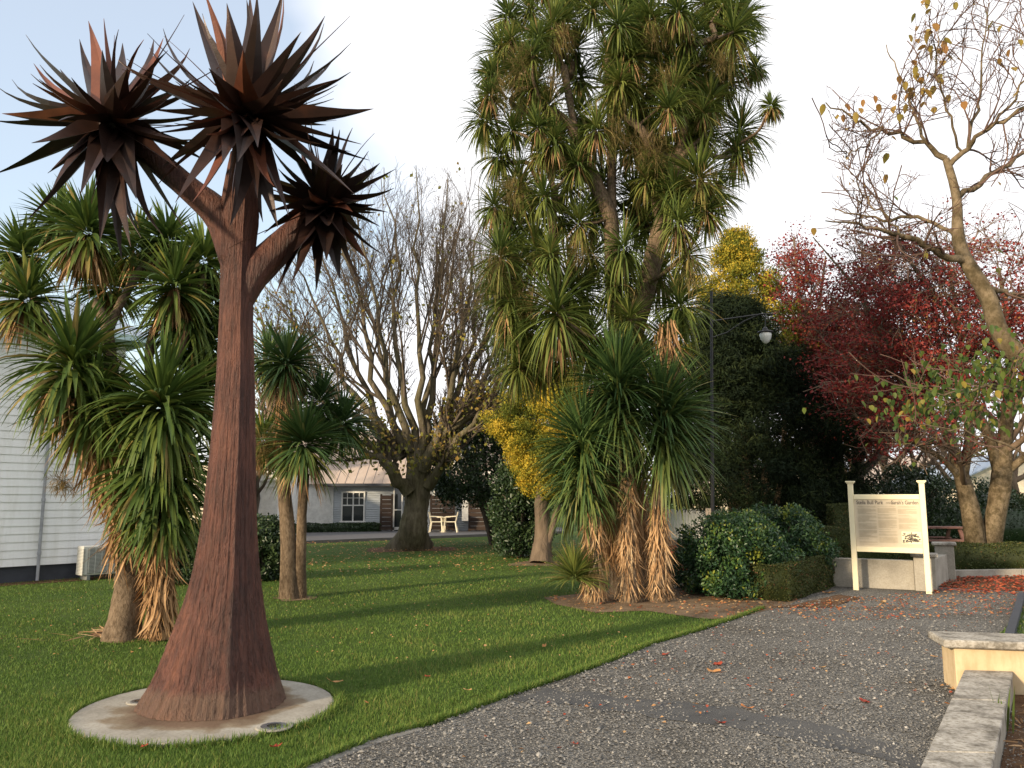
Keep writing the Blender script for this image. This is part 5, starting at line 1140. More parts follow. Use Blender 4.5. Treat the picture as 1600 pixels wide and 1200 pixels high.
V, F, r_ = s2; link('seed_clusters', mesh_np('seed_clusters', V, F, M['panicle'], r_), rt)['kind'] = 'stuff'
print('right tree', len(a), len(b), len(c), [len(q_) for q_ in (top, mid_, low)])

# ---- distant bare trees on the right and behind the house
def bare(px, Y, h, w, label, seed, py=835, m='twig_dark', group='bare trees in the far background'):
    g = np.random.default_rng(seed); b0 = at(px, py, Y); b0.z = 0; t = tree_obj('distant_bare_tree', b0, label, 'tree', group)
    LP = []; LR = []
    P, Rr = resample([b0, b0 + Vector((g.normal(0, .2), 0, h * .5)), b0 + Vector((g.normal(0, .4), 0, h))], [.035 * h, .02 * h, .004 * h], 10, g, .05); LP.append(P); LR.append(Rr)
    for k in range(6):
        s0 = b0 + Vector((0, 0, h * g.uniform(.2, .5))); aa = g.uniform(0, 6.3); e_ = b0 + Vector((w * cos(aa), w * sin(aa), h * g.uniform(.65, .95))); P, Rr = resample([s0, s0.lerp(e_, .5) + Vector((0, 0, -.05 * h)), e_], [.016 * h, .01 * h, .003 * h], 10, g, .05); LP.append(P); LR.append(Rr)
    LP = np.array(LP); LR = np.array(LR); V, F = tubes(LP, LR, 6); link('trunk', mesh_np('trunk', V, F, M[m]), t)
    a, ra = grow(LP, LR, 9, .3, .4, .6, g, 5, (0, 0, .1), .12, .5, .4); b, rb_ = grow(a, ra, 6, .2, .5, .6, g, 4, (0, 0, .08), .14, .6, .5); c, rc_ = grow(b, rb_, 4, .2, .6, .6, g, 3, (0, 0, .05), .15, .7, .6)
    V, F, _ = merge([tubes(a, np.maximum(ra, .018), 4), tubes(b, np.maximum(rb_, .012), 3), tubes(c, np.maximum(rc_, .009), 3)]); link('branches', mesh_np('branches', V, np.concatenate(F), M[m]), t)['kind'] = 'stuff'
for k, (px, Y, h, w, lab) in enumerate([(1390, 40, 6.5, 2.4, 'small bare tree far behind the information board'), (1425, 33, 5.5, 2.0, 'bare tree between the board and pale maple trunks'), (1500, 48, 7.5, 3.0, 'distant bare tree seen left of the pale maple trunks'), (1590, 40, 8.5, 3.2, 'distant bare tree behind the gabled house at far right'), (1270, 46, 5, 2.4, 'low bare tree under the dark conifer'), (1335, 50, 7, 3.0, 'far bare tree behind the maroon maple'), (395, 30, 4.6, 1.8, 'thin bare tree beside the twin stemmed cabbage tree'), (415, 34, 9.5, 4.0, 'bare tree rising behind the steel sculpture heads')]):
    bare(px, Y, h, w, lab, 200 + k, m='twig' if k % 2 else 'twig_dark')

# ================================================================== WHITE WEATHERBOARD HOUSE (left)
wd = Vector((sin(R(42)), cos(R(42)), 0)); wn = Vector((cos(R(42)), -sin(R(42)), 0))     # along the wall, outwards
wc = Vector((-8.13, 16.5, 0)); w0 = wc - wd * 7.2; Hh = 4.75
hs = empty('weatherboard_house', tuple(wc), 'white weatherboard house at the left edge with dark foundation', 'house')
mb = MB(); bk = -wn * 6
mb.prism([w0 - wn * .02, wc - wn * .02, wc - wn * 6, w0 - wn * 6], .32, Hh); mb.build('wall', M['trim'], hs)
mb = MB(); mb.prism([w0 - wn * .03, wc - wn * .03, wc - wn * 5.9, w0 - wn * 5.9], 0, .32); mb.build('foundation', M['dark_base'], hs)
z = .30
wbm = None
while z < Hh - .1:
    # lapped board: thin at the top, thick at the lower edge
    a = w0; b = wc - wd * .06
    V = []
    for p in (a, b):
        V += [p + wn * .004 + Vector((0, 0, z)), p + wn * .026 + Vector((0, 0, z)), p + wn * .010 + Vector((0, 0, z + .158)), p + wn * .004 + Vector((0, 0, z + .158))]
    MB().add(V, [(0, 1, 2, 3), (7, 6, 5, 4), (0, 4, 5, 1), (1, 5, 6, 2), (2, 6, 7, 3), (3, 7, 4, 0)]).build('weatherboard', M['white_paint'], hs); z += .148
MB().bar(wc - wd * .03 + Vector((0, 0, .30)) + wn * .02, wc - wd * .03 + Vector((0, 0, Hh)) + wn * .02, .10, .06, up=wn).build('corner_board', M['trim'], hs)
ez = Hh; e0_ = w0 + wn * .55; e1_ = wc + wn * .55 + wd * .4
mb = MB(); mb.prism([w0 - wn * 6.3, wc + wd * .4 - wn * 6.3, wc + wd * .4 + wn * .5, w0 + wn * .5], ez, ez + .06); mb.build('soffit', M['blue_paint'], hs)
MB().bar(e0_ + Vector((0, 0, ez + .04)), e1_ + Vector((0, 0, ez + .04)), .12, .12).build('gutter', M['blue_paint'], hs)
mb = MB(); a, b = w0 + wn * .5, wc + wd * .4 + wn * .5; c_, d_ = wc + wd * .4 - wn * 3, w0 - wn * 3
mb.add([a + Vector((0, 0, ez + .12)), b + Vector((0, 0, ez + .12)), c_ + Vector((0, 0, ez + 1.4)), d_ + Vector((0, 0, ez + 1.4)), c_ - wn * 3.3 + Vector((0, 0, ez + .12)), d_ - wn * 3.3 + Vector((0, 0, ez + .12))], [(0, 1, 2, 3), (3, 2, 4, 5), (1, 4, 2), (0, 3, 5), (0, 5, 4, 1)]); mb.build('roof', M['blue_roof'], hs)
s_ = 0
def onwall(px):
    k = ray(px, 900)[0] / ray(px, 900)[1]; s_ = -(wc.x - k * wc.y) / (wd.x - k * wd.y); return wc + wd * s_
pd = onwall(56); dpipe = MB().tube([pd + wn * .085 + Vector((0, 0, .02)), pd + wn * .085 + Vector((0, 0, Hh))], .028, 10).build('downpipe', M['pipe'], hs)
for zz in (.5, 1.5, 2.4, 3.4): MB().tube([pd + wn * .085 + Vector((0, 0, zz)), pd + wn * .085 + Vector((0, 0, zz + .06))], .036, 10).box(pd + wn * .05 + Vector((0, 0, zz + .03)), (.03, .03, .03), R(48)).build('pipe_bracket', M['pipe'], dpipe)
ph_ = wc - wd * .12; MB().box(ph_ + wn * .05 + Vector((0, 0, .75)), (.07, .05, .85), R(48)).build('pipe_cover', M['trim'], hs)
# heat pump
hpb = onwall(143) + wn * .42; hp = empty('heat_pump', tuple(hpb), 'white outdoor heat pump unit standing against the weatherboards', 'heat pump')
ha = R(48); Mh = Matrix.Translation(hpb) @ Matrix.Rotation(ha, 4, 'Z')
def hb(name, boxes, m, bev=0, par=hp, lathe=None):
    mb = MB()
    for c, d in boxes: mb.box(c, d)
    me = mb.mesh(name, m, bevel=bev); me.transform(Mh); return link(name, me, par)
hb('casing', [((0, 0, .37), (.80, .30, .55))], M['hp'], .012)
hb('side_fins', [((-.38, -.02 + 0, .13 + .027 * k), (.045, .30, .006)) for k in range(18)], M['hp_dark'])
fr = hb('fan_grille', [((-.06, -.158, .37), (.50, .012, .48))], M['hp_dark'])
hb('grille_bars', [((-.06, -.170, .15 + .025 * k), (.50, .008, .007)) for k in range(19)] + [((-.29 + .115 * k, -.172, .37), (.008, .006, .48)) for k in range(5)], M['hp'], par=fr)
for sx in (-.28, .28): hb('foot', [((sx, 0, .05), (.06, .34, .09))], M['hp_dark'])

# ================================================================== FAR HOUSE
YH = 35.5
fh = empty('corrugated_house', (-5, YH, 0), 'low grey corrugated house with white windows and beige roof behind the lawn', 'house')
def X(px, Y=YH): return at(px, 780, Y).x
def Zp(py, Y=YH): return at(640, py, Y).z
eave = Zp(757); x0, x1 = X(520), X(835)
mb = MB(); mb.box(((x0 + x1) / 2, YH + 3.0, (eave + .1) / 2), (x1 - x0, 6, eave - .1)); mb.build('wall', M['corr'], fh)
def corrug(xa, xb, za, zb, y, name='corrugated_cladding', par=fh, pitch=.076, dep=.018):
    n = int((zb - za) / pitch) * 4; zz = np.linspace(za, zb, n + 1); off_ = y - dep * (1 + np.cos(np.arange(n + 1) * pi / 2)) / 1
    V = np.concatenate([np.stack([np.full(n + 1, xa), off_, zz], 1), np.stack([np.full(n + 1, xb), off_, zz], 1)]); i = np.arange(n)
    return link(name, mesh_np(name, V, np.stack([i, i + n + 1, i + n + 2, i + 1], 1), M['corr']), par)
yb = YH - .01
def window(px0, px1, py0, py1, Y=YH, cols=(4, 2), par=fh, nm='window', lower=.55):
    xa, xb = X(px0, Y), X(px1, Y); zb_, za = Zp(py0, Y), Zp(py1, Y); w = xb - xa; h = zb_ - za; cx_ = (xa + xb) / 2; y = Y - .06
    t = .06; fr = MB().box((cx_, y, zb_ - t / 2), (w, .09, t)).box((cx_, y - .02, za + t / 2), (w + .1, .13, t)).box((xa + t / 2, y, (za + zb_) / 2), (t, .09, h - 2 * t)).box((xb - t / 2, y, (za + zb_) / 2), (t, .09, h - 2 * t)).build(nm, M['trim'], par)
    mbx = MB(); nc = cols[0]; zm = za + h * lower
    mbx.box((cx_, y, zm), (w - 2 * t, .06, .05))
    mbx.box((cx_, y - .004, (za + zb_) / 2), (.05, .06, h - 2 * t))
    for k in range(1, nc):
        if k * 2 == nc: continue
        mbx.box((xa + w * k / nc, y, (zm + zb_) / 2), (.028, .04, zb_ - zm - t))
    mbx.box((cx_, y, (zm + zb_) / 2 + .02), (w - 2 * t, .035, .028)); mbx.build('glazing_bars', M['trim'], fr)
    for s__ in (-1, 1): MB().box((cx_ + s__ * w / 4, y + .03, (za + zm) / 2), (w / 2 - .04, .01, zm - za - .06)).build('pane', M['glass'], fr)
    MB().box((cx_, y + .03, (zb_ + zm) / 2), (w - .1, .01, zb_ - zm - .06)).build('pane', M['glass'], fr)
    return xa, xb, za, zb_
base = .12
w1 = window(534, 571, 768, 816); w2 = window(767, 787, 769, 810)
xs = [x0, w1[0], w1[1], w2[0], w2[1], x1]
for (a_, b_, z0_, z1_) in [(x0, w1[0], base, eave), (w1[0], w1[1], base, w1[2]), (w1[0], w1[1], w1[3], eave), (w1[1], w2[0], base, eave), (w2[0], w2[1], base, w2[2]), (w2[0], w2[1], w2[3], eave), (w2[1], x1, base, eave)]: corrug(a_, b_, z0_, z1_, yb)
for px in (520, 712): MB().box((X(px), YH - .07, (base + eave) / 2), (.09, .09, eave - base)).build('corner_board', M['trim'], fh)
MB().tube([(X(788), YH - .16, base), (X(788), YH - .16, eave)], .035, 8).build('downpipe', M['trim'], fh)
# roof with gable end at left, dormer and balcony
ridge_z = Zp(672, YH + 4); rx0, rx1 = X(505), X(850)
mb = MB(); mb.add([(rx0, YH - .5, eave), (rx1, YH - .5, eave), (rx1, YH + 4, ridge_z), (rx0, YH + 4, ridge_z), (rx0, YH + 8.5, eave), (rx1, YH + 8.5, eave), (rx0, YH - .5, eave - .1), (rx1, YH - .5, eave - .1)],
    [(0, 1, 2, 3), (3, 2, 5, 4), (6, 7, 1, 0), (0, 3, 4), (1, 5, 2), (6, 4, 5, 7)]); rf = mb.build('roof', M['roof_far'], fh)
MB().bar((rx0, YH - .56, eave - .02), (rx1, YH - .56, eave - .02), .11, .11).build('gutter', M['dark_base'], fh)
rib_ = MB()
for k in range(int((rx1 - rx0) / .4)):
    xx = rx0 + .2 + k * .4; rib_.bar((xx, YH - .5, eave + .012), (xx, YH + 4, ridge_z + .012), .04, .03)
rib_.build('roof_ribs', M['roof_far'], rf, kind='stuff')
dm = MB(); dxa, dxb = X(690, YH + .6), X(732, YH + .6); dz0, dz1 = Zp(755, YH + .6), Zp(703, YH + .6)
dm.box(((dxa + dxb) / 2, YH + 1.9, (dz0 + dz1) / 2), (dxb - dxa, 2.6, dz1 - dz0)); dmo = dm.build('dormer', M['cream'], fh)
window(709, 722, 706, 734, YH + .6, (2, 2), dmo, 'dormer_window')
MB().add([(dxa - .25, YH + .35, dz1 - .05), (dxb + .25, YH + .35, dz1 - .05), (dxb + .25, YH + 3.3, dz1 + .35), (dxa - .25, YH + 3.3, dz1 + .35), (dxa - .25, YH + .35, dz1 + .06), (dxb + .25, YH + .35, dz1 + .06), (dxb + .25, YH + 3.3, dz1 + .46), (dxa - .25, YH + 3.3, dz1 + .46)], [(3, 2, 1, 0), (4, 5, 6, 7), (0, 1, 5, 4), (1, 2, 6, 5), (2, 3, 7, 6), (3, 0, 4, 7)]).build('dormer_roof', M['dark_base'], dmo)
bal = MB(); ba, bb_ = X(733, YH - .6), X(800, YH - .6); bz = Zp(760, YH - .6)
bal.box(((ba + bb_) / 2, YH - .5, bz), (bb_ - ba, 1.0, .10)); bo = bal.build('balcony', M['deck'], fh)
mb = MB(); mb.bar((ba, YH - .98, bz + .6), (bb_, YH - .98, bz + .6), .05, .05)
k = ba
while k < bb_: mb.box((k, YH - .98, bz + .31), (.02, .02, .56)); k += .11
mb.build('balusters', M['trim'], bo, kind='stuff')
# screens of dark boards
def screen(pxa, pxb, py0, y0, lab=None, panels=1):
    xa, xb = X(pxa, y0), X(pxb, y0); zt_ = Zp(py0, y0); s_ = empty('timber_screen', ((xa + xb) / 2, y0, base), lab, 'privacy screen', 'dark timber screens against the house')
    z = base + .03; h = .185
    while z < zt_ - .1:
        MB().box(((xa + xb) / 2, y0, z + h / 2), (xb - xa, .03, h - .015)).build('board', M['dark_wood'], s_); z += h
    for xx in (xa + .04, xb - .04): MB().box((xx, y0 + .05, (base + zt_) / 2), (.08, .07, zt_ - base)).build('post', M['dark_wood'], s_)
screen(672, 711, 772, 34.9, 'dark board screen behind the two cream chairs')
screen(732, 766, 772, 34.6, 'dark board screen right of the cream chairs')
screen(594, 614, 772, 34.7, 'dark board screen left of the bare tree trunk')
# glazed door behind the tree
xa, xb = X(615), X(630); dr = MB().box((xa + .03, YH - .08, 1.05), (.06, .07, 1.95)).box((xb - .03, YH - .08, 1.05), (.06, .07, 1.95)).box(((xa + xb) / 2, YH - .08, 2.0), (xb - xa, .07, .07)).box(((xa + xb) / 2, YH - .08, .2), (xb - xa, .07, .12)).box(((xa + xb) / 2, YH - .08, 1.0), (xb - xa, .05, .05)).build('door', M['trim'], fh)
MB().box(((xa + xb) / 2, YH - .06, 1.05), (xb - xa - .08, .02, 1.9)).build('pane', M['glass'], dr)
for pa, pb_, pz in ((678, 691, 765), (699, 710, 765)):
    xa, xb = X(pa), X(pb_); f = MB().box(((xa + xb) / 2, YH - .07, Zp(770)), (xb - xa, .06, Zp(764) - Zp(776))).build('high_window', M['trim'], fh); MB().box(((xa + xb) / 2, YH - .105, Zp(770)), (xb - xa - .1, .02, (Zp(764) - Zp(776)) * .66)).build('pane', M['glass'], f)
MB().box((X(727, 35.2), 35.25, Zp(798, 35.2)), (.28, .18, Zp(783, 35.2) - Zp(815, 35.2))).build('meter_box', M['trim'], fh, bevel=.01)
# left wing: sunlit corrugated return and white parapet building
lw_ = MB(); xa, xb = X(440, 34.2), X(521, 35.6); lw_.prism([(xa, 34.0), (xb, 35.4), (xb, 40), (xa, 40)], .1, eave); lw_.build('side_wall', M['trim'], fh)
n_ = int((eave - .12) / .076)
sw = MB()
for k in range(n_): sw.bar((xa, 33.985, .14 + k * .076), (xb, 35.385, .14 + k * .076), .02, .045)
sw.build('side_cladding', M['trim'], fh, kind='stuff')
MB().box((xa - .02, 33.95, eave / 2), (.12, .12, eave)).build('corner_board', M['trim'], fh)
mb = MB(); mb.add([(xa - .3, 33.7, eave), (xb + .1, 35.1, eave), (xb + .1, 38.5, ridge_z - .4), (xa - .3, 37.5, ridge_z - .4), (xa - .3, 41, eave), (xb, 41, eave)], [(0, 1, 2, 3), (3, 2, 5, 4), (0, 3, 4), (0, 4, 5, 1)]); mb.build('side_roof', M['roof_far'], fh)
pbld = empty('parapet_building', (X(410, 32), 32, 0), 'small white building with moulded parapet behind the round bush', 'building')
ya = 31.6; xa, xb = X(330, ya), X(434, ya); zt_ = Zp(737, ya)
MB().box(((xa + xb) / 2, ya + 2, zt_ / 2), (xb - xa, 4, zt_)).build('wall', M['trim'], pbld)
for dz_, dpt in ((.02, .14), (.32, .08), (.55, .05)): MB().box(((xa + xb) / 2, ya - dpt / 2, zt_ - dz_), (xb - xa + dpt, dpt, .08)).build('moulding', M['trim'], pbld)
xw = X(386, ya); f = MB().box((xw, ya - .03, 1.55), (1.0, .06, 1.5)).build('window', M['trim'], pbld); MB().box((xw, ya - .07, 1.55), (.8, .03, 1.3)).build('pane', M['glass'], f)
cw_ = MB(); ya = 28; cw_.box(((X(290, ya) + X(330, ya)) / 2, ya + 1.5, 1.35), (X(330, ya) - X(290, ya), 3, 2.7)); tag(cw_.build('cream_garage', M['cream']), 'sunlit cream wall glimpsed between cabbage tree and sculpture', 'building')
# low planting at the house foot
hedge('low_planting', (X(445, 33.6), 33.6), (X(594, 34.9), 34.9), .5, .35, 'dark low planting strip along the corrugated wall', 36, 3000, z0=.1, m='laurel', size=.08, cat='planting')
# chairs and table
ch = empty('patio_chair', (X(683, 34.0), 34.0, .10), 'cream plastic chair left of the small patio table', 'chair', 'cream patio chairs')
def patio_parts(root, flip=1):
    c = root.location; x, y, z = c
    MB().box((x, y, z + .43), (.46, .46, .03)).build('seat', M['plastic'], root, bevel=.01)
    bk_ = MB(); bk_.add([(x - .25 * flip, y - .20, z + .44), (x - .25 * flip, y + .20, z + .44), (x - .34 * flip, y + .26, z + .84), (x - .34 * flip, y - .26, z + .84), (x - .22 * flip, y - .20, z + .44), (x - .22 * flip, y + .20, z + .44), (x - .31 * flip, y + .26, z + .84), (x - .31 * flip, y - .26, z + .84), (x - .33 * flip, y, z + .80)],
           [(0, 1, 2, 3), (7, 6, 5, 4), (0, 3, 7, 4), (1, 5, 6, 2), (3, 2, 6, 7), (0, 4, 5, 1)]); bk_.build('backrest', M['plastic'], root)
    for s_ in (-1, 1):
        MB().bar((x - .27 * flip, y + s_ * .24, z + .66), (x + .2 * flip, y + s_ * .25, z + .64), .045, .03).build('armrest', M['plastic'], root)
        MB().bar((x + .2 * flip, y + s_ * .24, z + .64), (x + .25 * flip, y + s_ * .25, z), .04, .035).build('leg', M['plastic'], root)
        MB().bar((x - .22 * flip, y + s_ * .21, z + .45), (x - .30 * flip, y + s_ * .24, z), .04, .035).build('leg', M['plastic'], root)
patio_parts(ch, 1)
ch2 = empty('patio_chair', (X(704, 34.0), 34.0, .10), 'cream plastic chair right of the small patio table', 'chair', 'cream patio chairs'); patio_parts(ch2, -1)
tp = Vector((X(693, 34.2), 34.2, .10)); tbm = empty('patio_table', tuple(tp), 'small round cream patio table between the two chairs', 'table')
MB().lathe(tp, [(.3, .60), (.3, .63), (.02, .63)], 18).build('table_top', M['plastic'], tbm); MB().lathe(tp, [(.16, 0), (.03, .05), (.03, .6)], 10).build('table_leg', M['plastic'], tbm)

# ================================================================== LAMP POST, FENCE, PICNIC TABLE, FAR RIGHT
YP = 17.0; lb = at(1113, 835, YP); lb.z = 0
lp = empty('lamp_post', tuple(lb), 'tall black lamp post with curved arm and hanging pale lantern', 'street lamp')
ltop = at(1110, 455, YP); pl_ = MB().tube([lb, (lb.x, lb.y, .6)], [.075, .065], 12).tube([(lb.x, lb.y, .6), (ltop.x + .02, YP, ltop.z)], [.042, .03], 12); pl_.build('pole', M['black_metal'], lp)
pa = at(1111, 502, YP); pe = at(1195, 490, YP); pbm = at(1111, 528, YP)
MB().tube([pa, pa.lerp(pe, .5) + Vector((0, 0, .0)), pe, at(1212, 491, YP)], [.018, .016, .014, .01], 8).build('arm', M['black_metal'], lp)
MB().tube([pbm, at(1135, 520, YP), at(1162, 502, YP), at(1185, 492, YP)], [.014, .012, .01, .01], 8).build('brace', M['black_metal'], lp)
lc = at(1196, 520, YP)
lan = MB().tube([at(1196, 490, YP), lc + Vector((0, 0, .12))], .012, 8).lathe(lc, [(.02, .13), (.05, .10), (.06, .06), (.16, .03), (.17, .01), (.15, .0), (.03, 0)], 20); lo_ = lan.build('lantern', M['black_metal'], lp, smooth=False)
MB().lathe(lc, [(.125, -.01), (.13, -.05), (.11, -.13), (.07, -.20), (.03, -.235), (.01, -.24)], 20).build('lamp_glass', M['lamp_glass'], lo_, smooth=True)
tpst = at(1108, 835, YP - .5); tpst.z = 0; tag(MB().bar(tpst, tpst + Vector((0, 0, 1.35)), .10, .10).build('timber_post', M['timber_post'], bevel=.01), 'short weathered timber post beside the lamp post', 'post')
# timber pole in the house lawn
tpl = at(774, 850, 30); tpl.z = 0; tag(MB().tube([tpl, tpl + Vector((0, 0, 1.7))], .022, 8).build('thin_stake', M['black_metal']), 'thin dark stake standing in the lawn before the house', 'stake')
fc_ = empty('paling_fence', (at(1075, 830, 31).x, 31, 0), 'pale paling fence glimpsed beyond the cabbage tree skirts', 'fence')
xa, xb = at(1035, 800, 31).x, at(1108, 800, 31).x; k = xa; rn = random.Random(3); pme = MB().box((0, 0, .55), (.098, .02, 1.1)).mesh('paling', M['fence'])
while k < xb + .5:
    o = bpy.data.objects.new('paling', pme); COL.objects.link(o); o.parent = fc_; o.location = (k - fc_.location.x, 0, rn.uniform(-.02, .02)); k += .115
for zz in (.25, .9): MB().box(((xa + xb) / 2 + .2, 31.04, zz), (xb - xa + .6, .05, .08)).build('rail', M['fence'], fc_)
# far wall of planting behind fence and low kerb
tag(MB().box((at(1075, 840, 26).x, 26, .12), (2.6, .3, .24)).build('garden_edging', M['concrete'], bevel=.02), 'low pale edging in front of the paling fence', 'edging')
# picnic table
pc = at(1455, 845, 22.0); pc.z = 0; pt = empty('picnic_table', tuple(pc), 'weathered red timber picnic table on the far lawn', 'picnic table')
for k in range(5): MB().box((pc.x, pc.y - .30 + k * .15, .76), (1.8, .135, .04)).build('table_plank', M['wood_seat'], pt)
for s_ in (-1, 1):
    for k in range(2): MB().box((pc.x, pc.y + s_ * (.70 + k * .14), .45), (1.8, .125, .04)).build('seat_plank', M['wood_seat'], pt)
    for sx in (-.65, .65):
        MB().bar((pc.x + sx, pc.y + s_ * .25, .74), (pc.x + sx, pc.y + s_ * .62, 0), .045, .09, up=(1, 0, 0)).build('leg', M['wood_seat'], pt)
for sx in (-.65, .65): MB().box((pc.x + sx, pc.y, .41), (.045, 1.6, .09)).build('cross_beam', M['wood_seat'], pt)
# gabled houses at the far right
def gable(xc, Y, w, d, h, rh, m, rm, label):
    hse = empty('distant_house', (xc, Y, 0), label, 'house'); MB().box((xc, Y + d / 2, h / 2), (w, d, h)).build('wall', M[m], hse)
    MB().add([(xc - w / 2, Y, h), (xc + w / 2, Y, h), (xc, Y, h + rh), (xc - w / 2, Y + d, h), (xc + w / 2, Y + d, h), (xc, Y + d, h + rh)], [(0, 1, 2), (5, 4, 3), (0, 3, 4, 1)]).build('gable_end', M[m], hse)
    o_ = .35; t = .1; sl = rh / (w / 2)
    for s_ in (-1, 1):
        MB().add([(xc, Y - o_, h + rh + .02), (xc + s_ * (w / 2 + o_), Y - o_, h - sl * o_ + .02), (xc + s_ * (w / 2 + o_), Y + d + o_, h - sl * o_ + .02), (xc, Y + d + o_, h + rh + .02), (xc, Y - o_, h + rh + .02 + t), (xc + s_ * (w / 2 + o_), Y - o_, h - sl * o_ + .02 + t), (xc + s_ * (w / 2 + o_), Y + d + o_, h - sl * o_ + .02 + t), (xc, Y + d + o_, h + rh + .02 + t)],
                 [(0, 1, 2, 3), (7, 6, 5, 4), (0, 4, 5, 1), (1, 5, 6, 2), (2, 6, 7, 3)]).build('roof', M[rm], hse)
    for wx in (-.25, .25): f = MB().box((xc + w * wx, Y - .03, h * .55), (1.3, .06, 1.1)).build('window', M['trim'], hse); MB().box((xc + w * wx, Y - .07, h * .55), (1.1, .03, .9)).build('pane', M['glass'], hse if False else f)
gx = at(1590, 800, 52).x; gable(gx, 52, 8.5, 9, 2.3, 1.9, 'cream', 'blue_roof', 'cream gabled house with blue grey roof at the far right')
gx = at(1478, 790, 62).x; gable(gx, 62, 9, 9, 2.6, 2.2, 'trim', 'roof_far', 'white gabled house far behind the picnic table')
gx = at(1240, 790, 70).x; gable(gx, 70, 14, 9, 2.6, 2.0, 'cream', 'roof_far', 'pale distant house glimpsed under the dark conifer')
# far belt of trees closing the horizon
gfar = np.random.default_rng(8); parts = []
n_ = 520; xx = gfar.uniform(-75, 95, n_); yy = gfar.uniform(75, 95, n_); hz_ = 2.2 + 1.5 * np.sin(xx * .16) + 1.0 * np.sin(xx * .41 + 2) + gfar.uniform(0, 2.6, n_)
P = np.stack([xx, yy, hz_ * gfar.uniform(.2, 1, n_)], 1); q = blobs(P, 60, 1.5, .5, gfar, None, .3, .7, .45, .25)
q[0][:, 2] = np.maximum(q[0][:, 2], 0); tag(link('far_treeline', mesh_np('far_treeline', q[0], q[1], M['hedge_fol'], q[2])), 'hazy belt of trees along the horizon', kind='stuff')

# ================================================================== FALLEN LEAVES
def leaf_mesh(kind, seed, size):
    g = random.Random(seed); V = [(0, 0, .0)]; n = 15 if kind == 'maple' else 12
    for k in range(n):
        a = 2 * pi * k / n
        r_ = size * ((.35 + .65 * abs(cos(a * 2.5)) ** .8) if kind == 'maple' else (.55 + .45 * abs(cos(a / 1.0)) ** 2)) * g.uniform(.85, 1.1)
        y_ = r_ * sin(a) * (1 if kind == 'maple' else .55)
        V.append((r_ * cos(a), y_, size * (.12 + .38 * g.random()) * (r_ / size) ** 2))
    V += [(-size * 1.6, .0, size * .1), (-size * 1.6, size * .05, size * .1)]
    F = [(0, k + 1, (k + 1) % n + 1) for k in range(n)] + [(0, n + 1, n + 2)]
    me = bpy.data.meshes.new('fallen_leaf'); me.from_pydata(V, [], F); me.materials.append(M['fallen'])
    at_ = me.attributes.new('r', 'FLOAT', 'POINT'); at_.data.foreach_set('value', [g.uniform(0, .12) if kind == 'maple' else g.uniform(.5, 1)] * len(V)); return me
rf_ = random.Random(9)
single = [(430, 1168, 'maple', .045, 'bright red maple leaf lying in the grass below the concrete pad'), (522, 1066, 'oval', .085, 'curled brown leaf on the grass right of the concrete pad'),
          (572, 1097, 'oval', .03, 'small pale leaf on the lawn right of the inground light'), (668, 1057, 'maple', .035, 'small orange leaf on the lawn left of the gravel edge'), (730, 1078, 'oval', .04, 'tan leaf on the lawn just above the kerb stones'),
          (758, 1010, 'oval', .05, 'pale curled leaf in the middle of the lawn'), (850, 1010, 'oval', .06, 'tan leaf on the lawn near the gravel bend'), (226, 1167, 'maple', .03, 'dark red leaf in the grass left of the bright red one'),
          (1122, 1035, 'maple', .06, 'red leaf on the gravel beside an orange one'), (1115, 1046, 'oval', .075, 'orange brown leaf on the gravel touching a red one'), (1126, 1125, 'maple', .045, 'red leaf lying on the asphalt strip'), (1167, 1102, 'oval', .06, 'tan leaf just behind the asphalt strip'),
          (1350, 1092, 'maple', .05, 'red leaf on the gravel near the sloping wall'), (899, 1158, 'maple', .03, 'small pink leaf on the near gravel'), (1285, 1040, 'oval', .055, 'yellow brown leaf in the middle of the gravel'), (1318, 1022, 'oval', .045, 'pale leaf on the gravel right of centre'),
          (1380, 940, 'oval', .11, 'large curled tan leaf in front of the information board'), (1310, 949, 'oval', .075, 'round tan leaf near the clipped hedge corner'), (1520, 994, 'oval', .06, 'pale leaf lying just behind the rendered wall end'), (1488, 1073, 'oval', .06, 'pale tan leaf at the foot of the rendered wall'), (1486, 1097, 'oval', .055, 'orange leaf beside the top of the sloping wall'), (1295, 925, 'oval', .12, 'large leaf propped against the clipped hedge'), (1040, 1020, 'maple', .05, 'red leaf on the edge of lawn and gravel'), (1460, 1023, 'oval', .05, 'tan leaf between the board and rendered wall end')]
for px, py, kd, sz_, lab in single:
    p = G(px, py, .035 if px < 1010 and py < 1130 + 0 else .03); me = leaf_mesh(kd, rf_.random(), sz_)
    o = bpy.data.objects.new('fallen_leaf', me); COL.objects.link(o); o.location = (p.x, p.y, .012 if pip(np.array([p.x]), np.array([p.y]), path_poly)[0] else .034); o.rotation_euler = (rf_.uniform(-.2, .2), rf_.uniform(-.2, .2), rf_.uniform(0, 6.3))
    tag(o, lab, 'leaf', 'single fallen leaves')
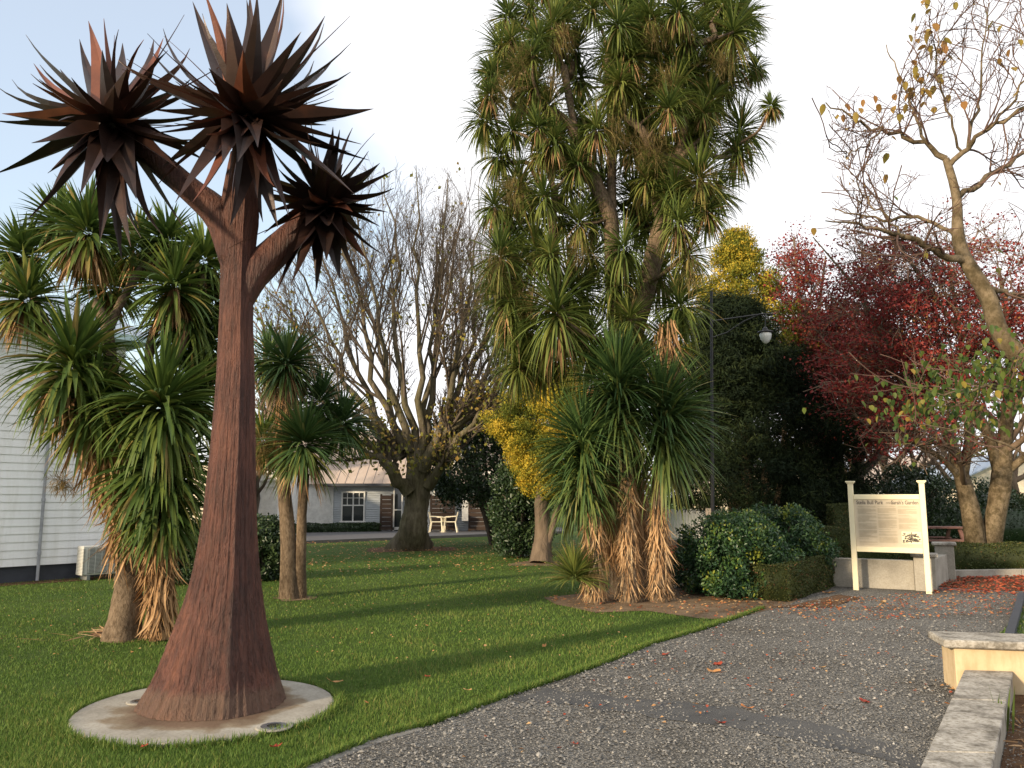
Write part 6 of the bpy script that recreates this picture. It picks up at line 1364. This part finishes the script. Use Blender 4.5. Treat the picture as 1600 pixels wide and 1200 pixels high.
gl = np.random.default_rng(14)
def litter(n, sampler, size, rlo, rhi, name, label, z=.02):
    P = sampler(n); P = np.concatenate([P, (z + gl.uniform(0, .015, (len(P), 1)))], 1)
    V, F, r_ = quads(P, size, gl, np.array([0, 0, 1.]), 2.5, .75, r=gl.uniform(rlo, rhi, len(P))); V[:, 2] = np.maximum(V[:, 2], .013)
    tag(link(name, mesh_np(name, V, F, M['fallen'], r_)), label, kind='stuff')
def poly_s(poly):
    poly = [(p[0], p[1]) for p in poly]; xs_ = [p[0] for p in poly]; ys_ = [p[1] for p in poly]
    def f(n):
        x = gl.uniform(min(xs_), max(xs_), n * 3); y = gl.uniform(min(ys_), max(ys_), n * 3); k = pip(x, y, poly); return np.stack([x[k][:n], y[k][:n]], 1)
    return f
litter(5200, poly_s([(7.0, 13.7), (8.4, 13.3), (13, 13.8), (20, 16.3), (20, 18.2), (8.7, 16.3), (7.4, 14.2)]), .065, 0, .4, 'red_leaf_litter', 'carpet of small red leaves at the path end')
litter(900, poly_s([G(1190, 955), G(1240, 948), G(1330, 935), (7.2, 13.8), (9, 13.2), (8, 11.5), G(1300, 975)]), .05, .1, .9, 'leaf_litter', 'scattered brown leaves along the hedge foot')
litter(420, poly_s([(-.5, 5.0), (3.4, 6.5), (8, 12.5), (4.2, 12.5), (1.0, 8.0)]), .032, .1, 1, 'leaf_litter', 'sparse bits of leaf on the gravel')
litter(2600, poly_s([(-9, 17), (5, 17), (5, 29), (-9, 29)]), .06, .5, 1, 'leaf_litter', 'small yellow leaves scattered on the back lawn', .035)
litter(700, poly_s([(-7, 8), (1.5, 8), (1.5, 17), (-7, 17)]), .028, .6, 1, 'leaf_litter', 'tiny pale leaf specks on the lawn', .035)
litter(1300, poly_s(bed), .05, .3, 1, 'leaf_litter', 'dry brown leaves on the bare garden bed')
litter(2600, poly_s([(2.6, 16), (5, 16.5), (6, 26), (3.5, 27)]), .09, .0, .35, 'red_leaf_litter', 'orange red leaves behind the cabbage trees')
